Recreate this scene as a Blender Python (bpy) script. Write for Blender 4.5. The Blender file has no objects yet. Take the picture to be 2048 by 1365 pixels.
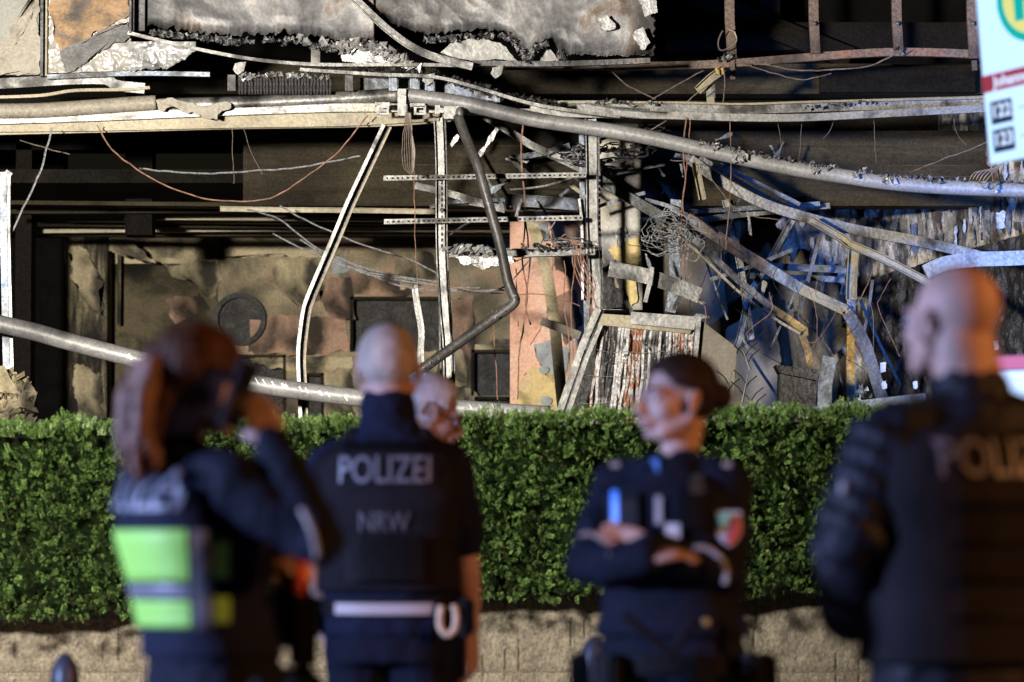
import bpy, bmesh, math, random
from mathutils import Vector, Matrix, noise
from mathutils.bvhtree import BVHTree
import numpy as np
random.seed(7)
SC = bpy.context.scene
COL = SC.collection
R = math.radians
# ------------------------------------------------------------------ camera, night sky, lamps, exposure
CAM = Vector((0, 0, 1.18)); LENS = 135.0; PITCH = R(3.07)
cd = bpy.data.cameras.new('camera'); cam = bpy.data.objects.new('camera', cd); COL.objects.link(cam)
cam.location = CAM; cam.rotation_euler = (R(90) + PITCH, 0, 0)
cd.lens = LENS; cd.sensor_width = 36; cd.clip_start = 0.1; cd.clip_end = 500
cd.dof.use_dof = True; cd.dof.focus_distance = 25.0; cd.dof.aperture_fstop = 2.9
SC.camera = cam
w = bpy.data.worlds.new('World'); SC.world = w; w.use_nodes = True
nt = w.node_tree; sky = nt.nodes.new('ShaderNodeTexSky'); sky.sky_type = 'NISHITA'; sky.sun_disc = False
sky.sun_elevation = R(-4); sky.sun_rotation = R(-40)
bg = nt.nodes['Background']; bg.inputs['Strength'].default_value = 0.05
nt.links.new(sky.outputs[0], bg.inputs[0])
def lamp(name, typ, loc, target, power, color, size=0.1, cone=None, blend=0.4):
    ld = bpy.data.lights.new(name, typ); lo = bpy.data.objects.new(name, ld); COL.objects.link(lo)
    lo.location = loc; lo.rotation_euler = (Vector(target) - Vector(loc)).to_track_quat('-Z', 'Y').to_euler()
    ld.energy = power; ld.color = color; ld.shadow_soft_size = size
    if cone: ld.spot_size = R(cone); ld.spot_blend = blend
    return lo
# the fire brigade's work light on its mast, left of the hedge
lamp('floodlight', 'SPOT', (-4.3, 12.0, 3.35), (0.1, 27, 2.6), 15500, (1.0, 0.92, 0.79), 0.30, 60, 0.7)
# blue flashing beacons: a patrol car left beside the officers, another close to the shop on the right
lamp('blue_beacon', 'SPOT', (-6.0, 7.4, 2.2), (0.5, 9.6, 1.5), 3900, (0.42, 0.52, 1.0), 0.12, 75, 0.6)
lamp('blue_beacon', 'SPOT', (4.2, 21.0, 2.3), (3.6, 28.3, 3.8), 1350, (0.08, 0.28, 1.0), 0.15, 46, 0.8)
# sodium street lamp on the right of the street
lamp('sodium_lamp', 'SPOT', (6.0, 5.8, 3.4), (0.2, 10, 1.6), 1200, (1.0, 0.40, 0.13), 0.15, 70, 0.6)
SC.view_settings.view_transform = 'Standard'; SC.view_settings.look = 'None'
SC.view_settings.exposure = 0.0; SC.view_settings.gamma = 1; SC.view_settings.use_curve_mapping = False
SC.cycles.use_denoising = True
SC.cycles.max_bounces = 5; SC.cycles.diffuse_bounces = 3; SC.cycles.glossy_bounces = 2
SC.cycles.sample_clamp_indirect = 3.0

# ------------------------------------------------------------------ helpers
FPX = 2048 * LENS / 36
cp, sp_ = math.cos(PITCH), math.sin(PITCH)
def P(px, py, D):
    """world point at distance D (its y) that stands at photograph pixel px, py"""
    a = (px - 1024) / FPX; b = (682.5 - py) / FPX
    d = Vector((a, cp - b * sp_, sp_ + b * cp)); t = D / d.y
    return CAM + d * t
def M(px, D): return px * D / FPX
def tag(o, label=None, cat=None, group=None, kind=None):
    if label: o['label'] = label
    if cat: o['category'] = cat
    if group: o['group'] = group
    if kind: o['kind'] = kind
    return o
def thing(name, loc, label, cat, group=None, rz=0):
    o = bpy.data.objects.new(name, None); COL.objects.link(o); o.location = loc; o.rotation_euler = (0, 0, rz)
    o.empty_display_size = 0.1
    bpy.context.view_layer.update()
    return tag(o, label, cat, group)
def link_mesh(name, me, mat, parent=None, smooth=False, loc=None):
    o = bpy.data.objects.new(name, me); COL.objects.link(o)
    if mat: me.materials.clear(); me.materials.append(mat)
    if smooth: me.shade_smooth()
    if parent is not None: o.parent = parent
    if loc is not None: o.location = loc
    return o
class MB:
    def __init__(s): s.v = []; s.f = []
    def add(s, vs, fs):
        n = len(s.v); s.v += [tuple(v) for v in vs]; s.f += [tuple(i + n for i in f) for f in fs]; return s
    def box(s, c, size, rot=None):
        hx, hy, hz = size[0] / 2, size[1] / 2, size[2] / 2
        vs = [Vector((x, y, z)) for x in (-hx, hx) for y in (-hy, hy) for z in (-hz, hz)]
        if rot is not None: vs = [rot @ v for v in vs]
        return s.add([v + Vector(c) for v in vs], [(0,1,3,2),(4,6,7,5),(0,4,5,1),(2,3,7,6),(0,2,6,4),(1,5,7,3)])
    def box2(s, x0, x1, y0, y1, z0, z1): return s.box(((x0+x1)/2, (y0+y1)/2, (z0+z1)/2), (abs(x1-x0), abs(y1-y0), abs(z1-z0)))
    def sweep(s, pts, prof, up=Vector((0, -1, 0)), closed=True, caps=True, scales=None, side=None):
        """prof: 2D points (a along side, b along up). up points to the viewer by default"""
        pts = [Vector(p) for p in pts]; n = len(prof); rings = []
        for i, p in enumerate(pts):
            t = (pts[min(i+1, len(pts)-1)] - pts[max(i-1, 0)]).normalized()
            u = (up - t * up.dot(t)); u = u.normalized() if u.length > 1e-5 else t.orthogonal().normalized()
            sd = t.cross(u)
            k = scales[i] if scales else 1
            rings.append([p + sd * a * k + u * b * k for a, b in prof])
        vs = [v for r in rings for v in r]; fs = []
        m = n if closed else n - 1
        for i in range(len(rings) - 1):
            for j in range(m):
                k = (j + 1) % n; fs.append((i*n+j, i*n+k, (i+1)*n+k, (i+1)*n+j))
        if caps and closed: fs += [tuple(range(n))[::-1], tuple((len(rings)-1)*n + j for j in range(n))]
        return s.add(vs, fs)
    def tube(s, pts, r, n=8, scales=None):
        return s.sweep(pts, [(r*math.cos(2*math.pi*k/n), r*math.sin(2*math.pi*k/n)) for k in range(n)], Vector((0.03, -1, 0.05)), scales=scales)
    def sphere(s, c, r, n=12, m=8):
        rx, ry, rz = (r, r, r) if not hasattr(r, '__len__') else r
        c = Vector(c); vs = [c + Vector((0, 0, rz))]; 
        for i in range(1, m):
            a = math.pi * i / m
            for j in range(n):
                b = 2*math.pi*j/n; vs.append(c + Vector((rx*math.sin(a)*math.cos(b), ry*math.sin(a)*math.sin(b), rz*math.cos(a))))
        vs.append(c - Vector((0, 0, rz))); fs = []
        for j in range(n): fs.append((0, 1+j, 1+(j+1) % n))
        for i in range(m-2):
            for j in range(n):
                a = 1+i*n+j; b = 1+i*n+(j+1) % n; fs.append((a, a+n, b+n, b))
        L = len(vs)-1
        for j in range(n): fs.append((L, 1+(m-2)*n+(j+1) % n, 1+(m-2)*n+j))
        return s.add(vs, fs)
    def loft(s, rings, n=20, pw=2.3):
        """rings (cx, cy, z, rx, ry): stacked superellipse sections"""
        vs = []; fs = []
        for cx, cy, z, rx, ry in rings:
            for j in range(n):
                a = 2*math.pi*j/n; ca, sa = math.cos(a), math.sin(a)
                vs.append(Vector((cx + rx*math.copysign(abs(ca)**(2/pw), ca), cy + ry*math.copysign(abs(sa)**(2/pw), sa), z)))
        for i in range(len(rings)-1):
            for j in range(n):
                k = (j+1) % n; fs.append((i*n+j, i*n+k, (i+1)*n+k, (i+1)*n+j))
        fs += [tuple(range(n))[::-1], tuple((len(rings)-1)*n+j for j in range(n))]
        return s.add(vs, fs)
    def build(s, name, mat, parent=None, smooth=False, origin=None):
        if parent is not None:                       # world coordinates -> the parent's frame
            pm = parent.matrix_world.inverted() if not isinstance(parent, tuple) else Matrix()
            vs = [pm @ Vector(v) for v in s.v]
        else: vs = [Vector(v) for v in s.v]
        if origin is None:
            xs = [v.x for v in vs]; ys = [v.y for v in vs]; zs = [v.z for v in vs]
            origin = Vector(((min(xs)+max(xs))/2, (min(ys)+max(ys))/2, min(zs)))
        me = bpy.data.meshes.new(name); me.from_pydata([v - origin for v in vs], [], s.f); me.update()
        o = link_mesh(name, me, mat, parent, smooth, origin)
        bpy.context.view_layer.update()
        return o
    def local(s, name, mat, parent, smooth=False):   # coordinates already in the parent's frame
        me = bpy.data.meshes.new(name); me.from_pydata(s.v, [], s.f); me.update()
        return link_mesh(name, me, mat, parent, smooth)
def smooth_pts(pts, k=6):
    pts = [Vector(p) for p in pts]; out = []
    for i in range(len(pts)-1):
        p0, p1, p2, p3 = pts[max(i-1, 0)], pts[i], pts[i+1], pts[min(i+2, len(pts)-1)]
        for j in range(k):
            t = j/k; out.append(0.5*((2*p1) + (p2-p0)*t + (2*p0-5*p1+4*p2-p3)*t*t + (3*p1-p0-3*p2+p3)*t**3))
    return out + [pts[-1]]
def prof_rect(w, h): return [(-w/2, -h/2), (w/2, -h/2), (w/2, h/2), (-w/2, h/2)]
def prof_U(w, h, t=0.004, flip=False):
    p = [(-w/2, -h/2), (w/2, -h/2), (w/2, h/2), (w/2-t, h/2), (w/2-t, -h/2+t), (-w/2+t, -h/2+t), (-w/2+t, h/2), (-w/2, h/2)]
    return [(a, -b) for a, b in p][::-1] if flip else p
def prof_L(w, h, t=0.005): return [(-w/2, -h/2), (w/2, -h/2), (w/2, -h/2+t), (-w/2+t, -h/2+t), (-w/2+t, h/2), (-w/2, h/2)]
def nz(v, s=1.0): return noise.noise(Vector(v) * s)

# ------------------------------------------------------------------ materials
def mat_base(name):
    m = bpy.data.materials.new(name); m.use_nodes = True
    n = m.node_tree.nodes; return m, m.node_tree, n['Principled BSDF']
def rgb(c): return (c[0], c[1], c[2], 1)
def mat(name, col, rough=0.6, metal=0.0, var=0.25, scale=8.0, bump=0.0, bscale=60.0, emit=None, coat=0):
    m, t, b = mat_base(name); N = t.nodes; L = t.links
    tc = N.new('ShaderNodeTexCoord'); no = N.new('ShaderNodeTexNoise'); no.inputs['Scale'].default_value = scale
    no.inputs['Detail'].default_value = 6; L.new(tc.outputs['Object'], no.inputs['Vector'])
    cr = N.new('ShaderNodeValToRGB'); L.new(no.outputs['Fac'], cr.inputs[0])
    cr.color_ramp.elements[0].position = 0.3; cr.color_ramp.elements[1].position = 0.7
    cr.color_ramp.elements[0].color = rgb([c*(1-var) for c in col]); cr.color_ramp.elements[1].color = rgb([min(c*(1+var), 1) for c in col])
    L.new(cr.outputs[0], b.inputs['Base Color'])
    b.inputs['Roughness'].default_value = rough; b.inputs['Metallic'].default_value = metal
    if bump:
        n2 = N.new('ShaderNodeTexNoise'); n2.inputs['Scale'].default_value = bscale; n2.inputs['Detail'].default_value = 4
        L.new(tc.outputs['Object'], n2.inputs['Vector']); bp = N.new('ShaderNodeBump'); bp.inputs['Strength'].default_value = bump
        bp.inputs['Distance'].default_value = 0.01; L.new(n2.outputs['Fac'], bp.inputs['Height']); L.new(bp.outputs[0], b.inputs['Normal'])
    if emit:
        b.inputs['Emission Color'].default_value = rgb(emit[:3]); b.inputs['Emission Strength'].default_value = emit[3]
    return m
def scorch(name, stops, scale=2.0, stretch=(1, 1, 1), rough=0.6, metal=0.0, soot=0.5, sscale=1.3, bump=0.4, bscale=30, fine=0.5, sootcol=(0.012, 0.011, 0.010), distort=0.6, seed=0):
    """burnt surface: a ramp of paint, plaster and rust colours by one noise, soot laid over by a second, grain by a third"""
    m, t, b = mat_base(name); N = t.nodes; L = t.links
    tc = N.new('ShaderNodeTexCoord'); mp = N.new('ShaderNodeMapping'); mp.inputs['Scale'].default_value = stretch
    mp.inputs['Location'].default_value = (seed*3.1, seed*1.7, seed*2.3)
    L.new(tc.outputs['Object'], mp.inputs['Vector'])
    a = N.new('ShaderNodeTexNoise'); a.inputs['Scale'].default_value = scale; a.inputs['Detail'].default_value = 9; a.inputs['Roughness'].default_value = 0.62
    a.inputs['Distortion'].default_value = distort; L.new(mp.outputs[0], a.inputs['Vector'])
    cr = N.new('ShaderNodeValToRGB'); el = cr.color_ramp.elements
    for i, (pos, c) in enumerate(stops):
        e = el[i] if i < 2 else el.new(pos)
        e.position = pos; e.color = rgb(c)
    L.new(a.outputs['Fac'], cr.inputs[0])
    s = N.new('ShaderNodeTexNoise'); s.inputs['Scale'].default_value = sscale; s.inputs['Detail'].default_value = 8; s.inputs['Distortion'].default_value = 0.4
    mp2 = N.new('ShaderNodeMapping'); mp2.inputs['Location'].default_value = (7+seed, 3, 5); L.new(tc.outputs['Object'], mp2.inputs['Vector']); L.new(mp2.outputs[0], s.inputs['Vector'])
    sr = N.new('ShaderNodeValToRGB'); sr.color_ramp.elements[0].position = max(0.0, 0.62-soot*0.45); sr.color_ramp.elements[1].position = 0.78-soot*0.35
    sr.color_ramp.elements[0].color = (0, 0, 0, 1); sr.color_ramp.elements[1].color = (1, 1, 1, 1)
    L.new(s.outputs['Fac'], sr.inputs[0])
    mx = N.new('ShaderNodeMix'); mx.data_type = 'RGBA'; L.new(sr.outputs[0], mx.inputs[0]); L.new(cr.outputs[0], mx.inputs[6]); mx.inputs[7].default_value = rgb(sootcol)
    inv = N.new('ShaderNodeMath'); inv.operation = 'MULTIPLY'; inv.inputs[1].default_value = 0.93; L.new(sr.outputs[0], inv.inputs[0]); L.new(inv.outputs[0], mx.inputs[0])
    g = N.new('ShaderNodeTexNoise'); g.inputs['Scale'].default_value = 55; g.inputs['Detail'].default_value = 3; L.new(tc.outputs['Object'], g.inputs['Vector'])
    gm = N.new('ShaderNodeMapRange'); gm.inputs[1].default_value = 0.3; gm.inputs[2].default_value = 0.7; gm.inputs[3].default_value = 1-fine; gm.inputs[4].default_value = 1+fine*0.4
    L.new(g.outputs['Fac'], gm.inputs[0])
    ml = N.new('ShaderNodeMix'); ml.data_type = 'RGBA'; ml.blend_type = 'MULTIPLY'; ml.inputs[0].default_value = 1
    L.new(mx.outputs[2], ml.inputs[6]); L.new(gm.outputs[0], ml.inputs[7]); L.new(ml.outputs[2], b.inputs['Base Color'])
    b.inputs['Metallic'].default_value = metal
    rr = N.new('ShaderNodeMapRange'); rr.inputs[3].default_value = rough*0.75; rr.inputs[4].default_value = min(1, rough*1.3); L.new(s.outputs['Fac'], rr.inputs[0]); L.new(rr.outputs[0], b.inputs['Roughness'])
    bp = N.new('ShaderNodeBump'); bp.inputs['Strength'].default_value = bump; bp.inputs['Distance'].default_value = 0.02
    n2 = N.new('ShaderNodeTexNoise'); n2.inputs['Scale'].default_value = bscale; n2.inputs['Detail'].default_value = 6; L.new(mp.outputs[0], n2.inputs['Vector'])
    ad = N.new('ShaderNodeMath'); L.new(n2.outputs['Fac'], ad.inputs[0]); L.new(a.outputs['Fac'], ad.inputs[1]); L.new(ad.outputs[0], bp.inputs['Height'])
    L.new(bp.outputs[0], b.inputs['Normal'])
    return m
BLK = (0.010, 0.009, 0.008)
MT = {}
MT['steel'] = scorch('galvanised_steel', [(0.25, (0.080, 0.080, 0.085)), (0.42, (0.210, 0.210, 0.215)), (0.6, (0.310, 0.305, 0.290)), (0.8, (0.150, 0.135, 0.100))], 2.2, rough=0.42, metal=0.35, soot=0.36, sscale=4.5, bump=0.15)
MT['steel_bright'] = scorch('bright_steel', [(0.25, (0.189, 0.189, 0.193)), (0.5, (0.302, 0.302, 0.298)), (0.75, (0.252, 0.227, 0.176))], 1.6, rough=0.38, metal=0.3, soot=0.27, sscale=5.0, bump=0.12, fine=0.4)
MT['steel_cream'] = scorch('heat_yellowed_steel', [(0.3, (0.190, 0.163, 0.105)), (0.5, (0.290, 0.253, 0.174)), (0.7, (0.201, 0.179, 0.137))], 1.8, rough=0.5, metal=0.2, soot=0.2, sscale=1.8, bump=0.15, fine=0.3)
MT['steel_blue'] = scorch('blue_lit_steel', [(0.3, (0.055, 0.088, 0.165)), (0.5, (0.220, 0.248, 0.303)), (0.7, (0.110, 0.154, 0.248))], 2.5, rough=0.42, metal=0.3, soot=0.38, sscale=4.5, bump=0.2)  # the beacon's blue light is mixed into the steel's colour
MT['steel_dark'] = scorch('charred_steel', [(0.3, (0.03, 0.03, 0.032)), (0.55, (0.11, 0.11, 0.12)), (0.75, (0.20, 0.16, 0.13))], 3, rough=0.5, metal=0.4, soot=0.3, sscale=2.0, bump=0.3)
MT['steel_rust'] = scorch('rusty_steel', [(0.3, (0.05, 0.045, 0.045)), (0.5, (0.18, 0.13, 0.11)), (0.7, (0.26, 0.13, 0.08))], 3, rough=0.7, metal=0.2, soot=0.35, sscale=2.0, bump=0.3)
MT['gold'] = scorch('scorched_yellow_steel', [(0.3, (0.176, 0.096, 0.024)), (0.5, (0.400, 0.264, 0.064)), (0.7, (0.288, 0.176, 0.064))], 3, rough=0.5, metal=0.3, soot=0.3, sscale=3.0, bump=0.2)
MT['pipe_grey'] = scorch('grey_pipe', [(0.3, (0.198, 0.198, 0.207)), (0.55, (0.306, 0.306, 0.315)), (0.75, (0.405, 0.405, 0.414))], 2, rough=0.45, metal=0.15, soot=0.15, sscale=2.0, bump=0.15, fine=0.3)
MT['pipe_dark'] = scorch('sooty_pipe', [(0.3, (0.04, 0.037, 0.037)), (0.55, (0.10, 0.095, 0.095)), (0.8, (0.2, 0.19, 0.19))], 4, rough=0.45, metal=0.2, soot=0.2, sscale=2.0, bump=0.2, fine=0.4)
MT['panel'] = scorch('crumpled_metal_sheet', [(0.30, (0.023, 0.023, 0.026)), (0.40, (0.094, 0.094, 0.104)), (0.47, (0.172, 0.172, 0.184)), (0.53, (0.265, 0.257, 0.264)), (0.59, (0.156, 0.117, 0.092)), (0.68, (0.078, 0.074, 0.076))], 1.9, rough=0.5, metal=0.2, soot=0.36, sscale=2.4, bump=0.2, bscale=14, fine=0.35, sootcol=(0.035, 0.035, 0.038))
MT['panel_pale'] = scorch('pale_panel', [(0.3, (0.184, 0.189, 0.163)), (0.6, (0.240, 0.240, 0.214)), (0.75, (0.281, 0.255, 0.219))], 1.4, rough=0.45, soot=0.16, sscale=1.6, bump=0.1, fine=0.2, sootcol=(0.1, 0.09, 0.07))
MT['panel_burnt'] = scorch('glossy_scorched_panel', [(0.3, (0.30, 0.29, 0.28)), (0.5, (0.46, 0.44, 0.41)), (0.7, (0.26, 0.22, 0.19))], 2.0, rough=0.35, metal=0.1, soot=0.18, sscale=3, bump=0.06, fine=0.2, distort=0.2, sootcol=(0.06, 0.06, 0.065))
MT['stain_orange'] = scorch('orange_scorch', [(0.36, (0.050, 0.034, 0.025)), (0.43, (0.161, 0.081, 0.025)), (0.50, (0.285, 0.149, 0.037)), (0.57, (0.310, 0.174, 0.056)), (0.64, (0.186, 0.093, 0.031)), (0.74, (0.074, 0.056, 0.043))], 4.5, rough=0.5, soot=0.26, sscale=6, bump=0.15, fine=0.35, distort=0.4)
MT['stain_dark'] = scorch('dark_scorch', [(0.35, (0.03, 0.03, 0.033)), (0.5, (0.08, 0.08, 0.085)), (0.65, (0.16, 0.15, 0.15)), (0.75, (0.24, 0.15, 0.08))], 7, rough=0.5, soot=0.2, sscale=5, bump=0.2, fine=0.4, distort=0.2)
MT['foil'] = scorch('molten_white_foil', [(0.3, (0.217, 0.223, 0.242)), (0.5, (0.496, 0.496, 0.508)), (0.75, (0.372, 0.347, 0.310))], 6, rough=0.3, metal=0.25, soot=0.22, sscale=6, bump=0.3, bscale=25, fine=0.3)
MT['ash'] = scorch('ash_crust', [(0.38, (0.022, 0.022, 0.025)), (0.5, (0.120, 0.120, 0.128)), (0.6, (0.450, 0.450, 0.473))], 26, rough=0.6, metal=0.0, soot=0.25, sscale=6, bump=1.0, bscale=60, fine=0.5)
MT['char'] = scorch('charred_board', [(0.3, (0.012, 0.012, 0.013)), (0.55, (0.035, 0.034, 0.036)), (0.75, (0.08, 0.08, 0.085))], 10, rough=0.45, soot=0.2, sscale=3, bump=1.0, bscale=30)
MT['conc_brown'] = scorch('sooty_board_marked_concrete', [(0.3, (0.022, 0.018, 0.012)), (0.5, (0.05, 0.041, 0.027)), (0.7, (0.085, 0.07, 0.048))], 1.4, stretch=(0.5, 1, 4), rough=0.85, soot=0.30, sscale=0.8, bump=0.4, bscale=12, fine=0.4)
MT['conc_dark'] = scorch('sooty_shaded_concrete', [(0.3, (0.006, 0.005, 0.005)), (0.55, (0.012, 0.010, 0.008)), (0.75, (0.028, 0.023, 0.017))], 1.2, rough=0.9, soot=0.35, sscale=0.9, bump=0.4)  # sooty concrete, darkened further to paint in the shade high up
MT['plaster'] = scorch('smoke_stained_plaster', [(0.30, (0.054, 0.046, 0.034)), (0.42, (0.189, 0.162, 0.108)), (0.52, (0.365, 0.304, 0.196)), (0.62, (0.419, 0.270, 0.196)), (0.74, (0.162, 0.142, 0.108))], 1.6, rough=0.85, soot=0.30, sscale=1.3, bump=0.4, fine=0.3, sootcol=(0.022, 0.02, 0.016))
MT['plaster_beige'] = scorch('beige_plaster', [(0.3, (0.336, 0.288, 0.180)), (0.5, (0.552, 0.468, 0.300)), (0.7, (0.456, 0.384, 0.264))], 3, rough=0.8, soot=0.22, sscale=2.2, bump=0.3, fine=0.25)
MT['plaster_pink'] = scorch('pink_plaster', [(0.3, (0.264, 0.180, 0.120)), (0.5, (0.456, 0.288, 0.204)), (0.7, (0.360, 0.282, 0.204))], 3, rough=0.8, soot=0.24, sscale=2.2, bump=0.3, fine=0.25)
MT['plaster_salmon'] = scorch('salmon_wall_paint', [(0.33, (0.400, 0.320, 0.220)), (0.42, (0.780, 0.420, 0.300)), (0.58, (0.800, 0.540, 0.420)), (0.66, (0.500, 0.520, 0.550)), (0.78, (0.750, 0.520, 0.250))], 1.7, rough=0.7, soot=0.10, sscale=3, bump=0.5, fine=0.25, seed=4)
MT['plaster_yellow'] = scorch('yellow_wall_paint', [(0.3, (0.60, 0.42, 0.24)), (0.5, (0.70, 0.56, 0.24)), (0.7, (0.62, 0.44, 0.3))], 4, rough=0.7, soot=0.10, sscale=4, bump=0.4, fine=0.2)
MT['plaster_grey'] = scorch('grey_blue_plaster', [(0.3, (0.26, 0.28, 0.3)), (0.6, (0.40, 0.43, 0.46)), (0.8, (0.3, 0.28, 0.24))], 5, rough=0.7, soot=0.12, sscale=4, bump=0.3, fine=0.2)
MT['plaster_strip'] = scorch('peeling_plaster', [(0.40, (0.011, 0.010, 0.008)), (0.47, (0.080, 0.068, 0.040)), (0.55, (0.240, 0.208, 0.128)), (0.7, (0.320, 0.272, 0.176))], 3.5, stretch=(3.5, 1, 0.5), rough=0.85, soot=0.3, sscale=2.2, bump=0.8)
MT['column_white'] = scorch('white_scorched_casing', [(0.3, (0.296, 0.296, 0.312)), (0.5, (0.484, 0.468, 0.445)), (0.66, (0.429, 0.351, 0.218)), (0.8, (0.234, 0.195, 0.140))], 1.8, stretch=(1, 1, 1.6), rough=0.5, metal=0.1, soot=0.2, sscale=2.2, bump=0.3, fine=0.2)
MT['streak'] = scorch('streaked_burnt_wall', [(0.32, (0.02, 0.02, 0.024)), (0.42, (0.10, 0.10, 0.11)), (0.49, (0.40, 0.39, 0.39)), (0.56, (0.66, 0.64, 0.62)), (0.62, (0.30, 0.20, 0.13)), (0.74, (0.07, 0.07, 0.075))], 2.2, stretch=(3.0, 1, 0.7), rough=0.5, soot=0.34, sscale=2.6, bump=0.9, bscale=16, distort=1.2)
MT['wall_warm'] = scorch('lower_inner_wall', [(0.34, (0.035, 0.032, 0.03)), (0.45, (0.10, 0.09, 0.075)), (0.56, (0.2, 0.175, 0.13)), (0.68, (0.28, 0.22, 0.17))], 1.8, stretch=(1.6, 1, 0.7), rough=0.8, soot=0.3, sscale=1.6, bump=0.5, fine=0.35)
MT['coat_board'] = scorch('grey_board', [(0.3, (0.180, 0.162, 0.135)), (0.6, (0.252, 0.225, 0.189)), (0.8, (0.306, 0.252, 0.216))], 1.5, rough=0.6, soot=0.15, sscale=2, bump=0.15, fine=0.2)
for q_, (nm, st) in enumerate((('copper', [(0.35, (0.22, 0.08, 0.04)), (0.47, (0.44, 0.20, 0.12)), (0.52, (0.74, 0.71, 0.69)), (0.66, (0.34, 0.30, 0.30))]), ('copper_white', [(0.33, (0.10, 0.10, 0.11)), (0.41, (0.55, 0.55, 0.57)), (0.55, (0.80, 0.80, 0.82)), (0.68, (0.45, 0.22, 0.14))]), ('copper_dark', [(0.36, (0.02, 0.02, 0.025)), (0.5, (0.09, 0.08, 0.08)), (0.6, (0.34, 0.33, 0.34)), (0.72, (0.05, 0.04, 0.04))]))):
    MT[nm] = scorch(nm + '_tube', st, 22, stretch=(1, 1, 0.45), rough=0.5, metal=0.1, soot=0.12, sscale=14, bump=1.0, bscale=70, seed=q_)
MT['wire'] = mat('bare_wire', (0.20, 0.16, 0.14), 0.5, 0.3, 0.5, 20)
MT['wire_red'] = mat('burnt_copper_wire', (0.34, 0.19, 0.14), 0.5, 0.3, 0.5, 20)
MT['wire_grey'] = mat('ash_coated_wire', (0.24, 0.245, 0.26), 0.6, 0.1, 0.6, 60)
MT['wire_black'] = mat('charred_cable', (0.02, 0.02, 0.022), 0.5, 0.0, 0.5, 20)
MT['void'] = mat('unlit_black', (0.006, 0.006, 0.006), 0.95)  # near-black colour standing in for unlit depth and open holes

MT['cream_film'] = scorch('cream_peeled_film', [(0.3, (0.255, 0.230, 0.187)), (0.5, (0.357, 0.323, 0.264)), (0.7, (0.289, 0.264, 0.221))], 5, rough=0.55, soot=0.1, sscale=5, bump=0.3, fine=0.3)

MT['plaster_dark'] = scorch('darker_plaster', [(0.34, (0.012, 0.011, 0.009)), (0.46, (0.05, 0.043, 0.03)), (0.56, (0.13, 0.11, 0.07)), (0.66, (0.16, 0.11, 0.08)), (0.76, (0.05, 0.045, 0.035))], 1.8, rough=0.85, soot=0.42, sscale=1.6, bump=0.4, fine=0.3, sootcol=(0.012, 0.011, 0.009))  # darker mix of the plaster, for the left part of the back wall

for q_ in ('void', 'conc_dark', 'conc_brown', 'plaster_dark'): MT[q_].node_tree.nodes['Principled BSDF'].inputs['Specular IOR Level'].default_value = 0.0 if q_ == 'void' else 0.1
# ------------------------------------------------------------------ the ground
def sheet(name, x0, x1, y0, y1, z, m):
    mb = MB(); mb.add([(x0, y0, z), (x1, y0, z), (x1, y1, z), (x0, y1, z)], [(0, 1, 2, 3)]); return tag(mb.build(name, m), kind='structure')
MT['paving'] = mat('grey_paving', (0.16, 0.15, 0.14), 0.85, var=0.3, scale=3, bump=0.4)
MT['asphalt'] = mat('asphalt', (0.05, 0.05, 0.052), 0.9, var=0.3, scale=20, bump=0.6, bscale=200)
MT['soil'] = mat('dark_soil', (0.05, 0.04, 0.03), 0.95, var=0.4, scale=10, bump=0.8)
sheet('pavement', -30, 30, 7.0, 20.3, 0.0, MT['paving'])
sheet('road', -60, 60, -30, 7.0, -0.12, MT['asphalt'])
k = MB(); k.box2(-30, 30, 6.86, 7.0, -0.3, 0.004); tag(k.build('kerb', MT['paving']), kind='structure')
sheet('forecourt', -30, 30, 20.6, 60, 0.75, MT['soil'])

# ------------------------------------------------------------------ the burnt shop building
bld = thing('burnt_building', (0, 33.5, 0.75), 'gutted ground floor of a burnt building with sooty concrete and bare inner walls', 'building')
def box_px(mb, x0, x1, y0, y1, D, depth):
    a = P(x0, y1, D); b = P(x1, y0, D)
    mb.box2(a.x, b.x, D, D + depth, a.z, b.z); return mb
def subdivided_wall(name, D, x0, x1, y0, y1, holes, m, thick=0.25, parent=bld, rough=0.012):
    """wall in the photo's rectangle with rectangular holes (px); reveals have real depth"""
    xs = sorted({x0, x1} | {h[0] for h in holes} | {h[1] for h in holes}); ys = sorted({y0, y1} | {h[2] for h in holes} | {h[3] for h in holes})
    mb = MB()
    for i in range(len(xs)-1):
        for j in range(len(ys)-1):
            cx, cy = (xs[i]+xs[i+1])/2, (ys[j]+ys[j+1])/2
            if any(h[0] < cx < h[1] and h[2] < cy < h[3] for h in holes): continue
            box_px(mb, xs[i], xs[i+1], ys[j], ys[j+1], D, thick)
    return mb.build(name, m, parent)
DB = 33.3
holes = [(440, 566, 716, 835), (706, 880, 600, 704), (948, 1024, 706, 792), (612, 642, 752, 835), (955, 1015, 800, 822)]
subdivided_wall('back_wall', DB, 436, 1330, 470, 900, holes, MT['plaster'])
subdivided_wall('darker_wall', DB, 215, 435.7, 528, 900, [], MT['plaster_dark'])
subdivided_wall('soffit_wall', DB, 130, 435.7, 470, 527.7, [], MT['plaster_beige'])
subdivided_wall('dark_wall', DB, -120, 129.7, 262, 900, [], MT['void'])
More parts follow.
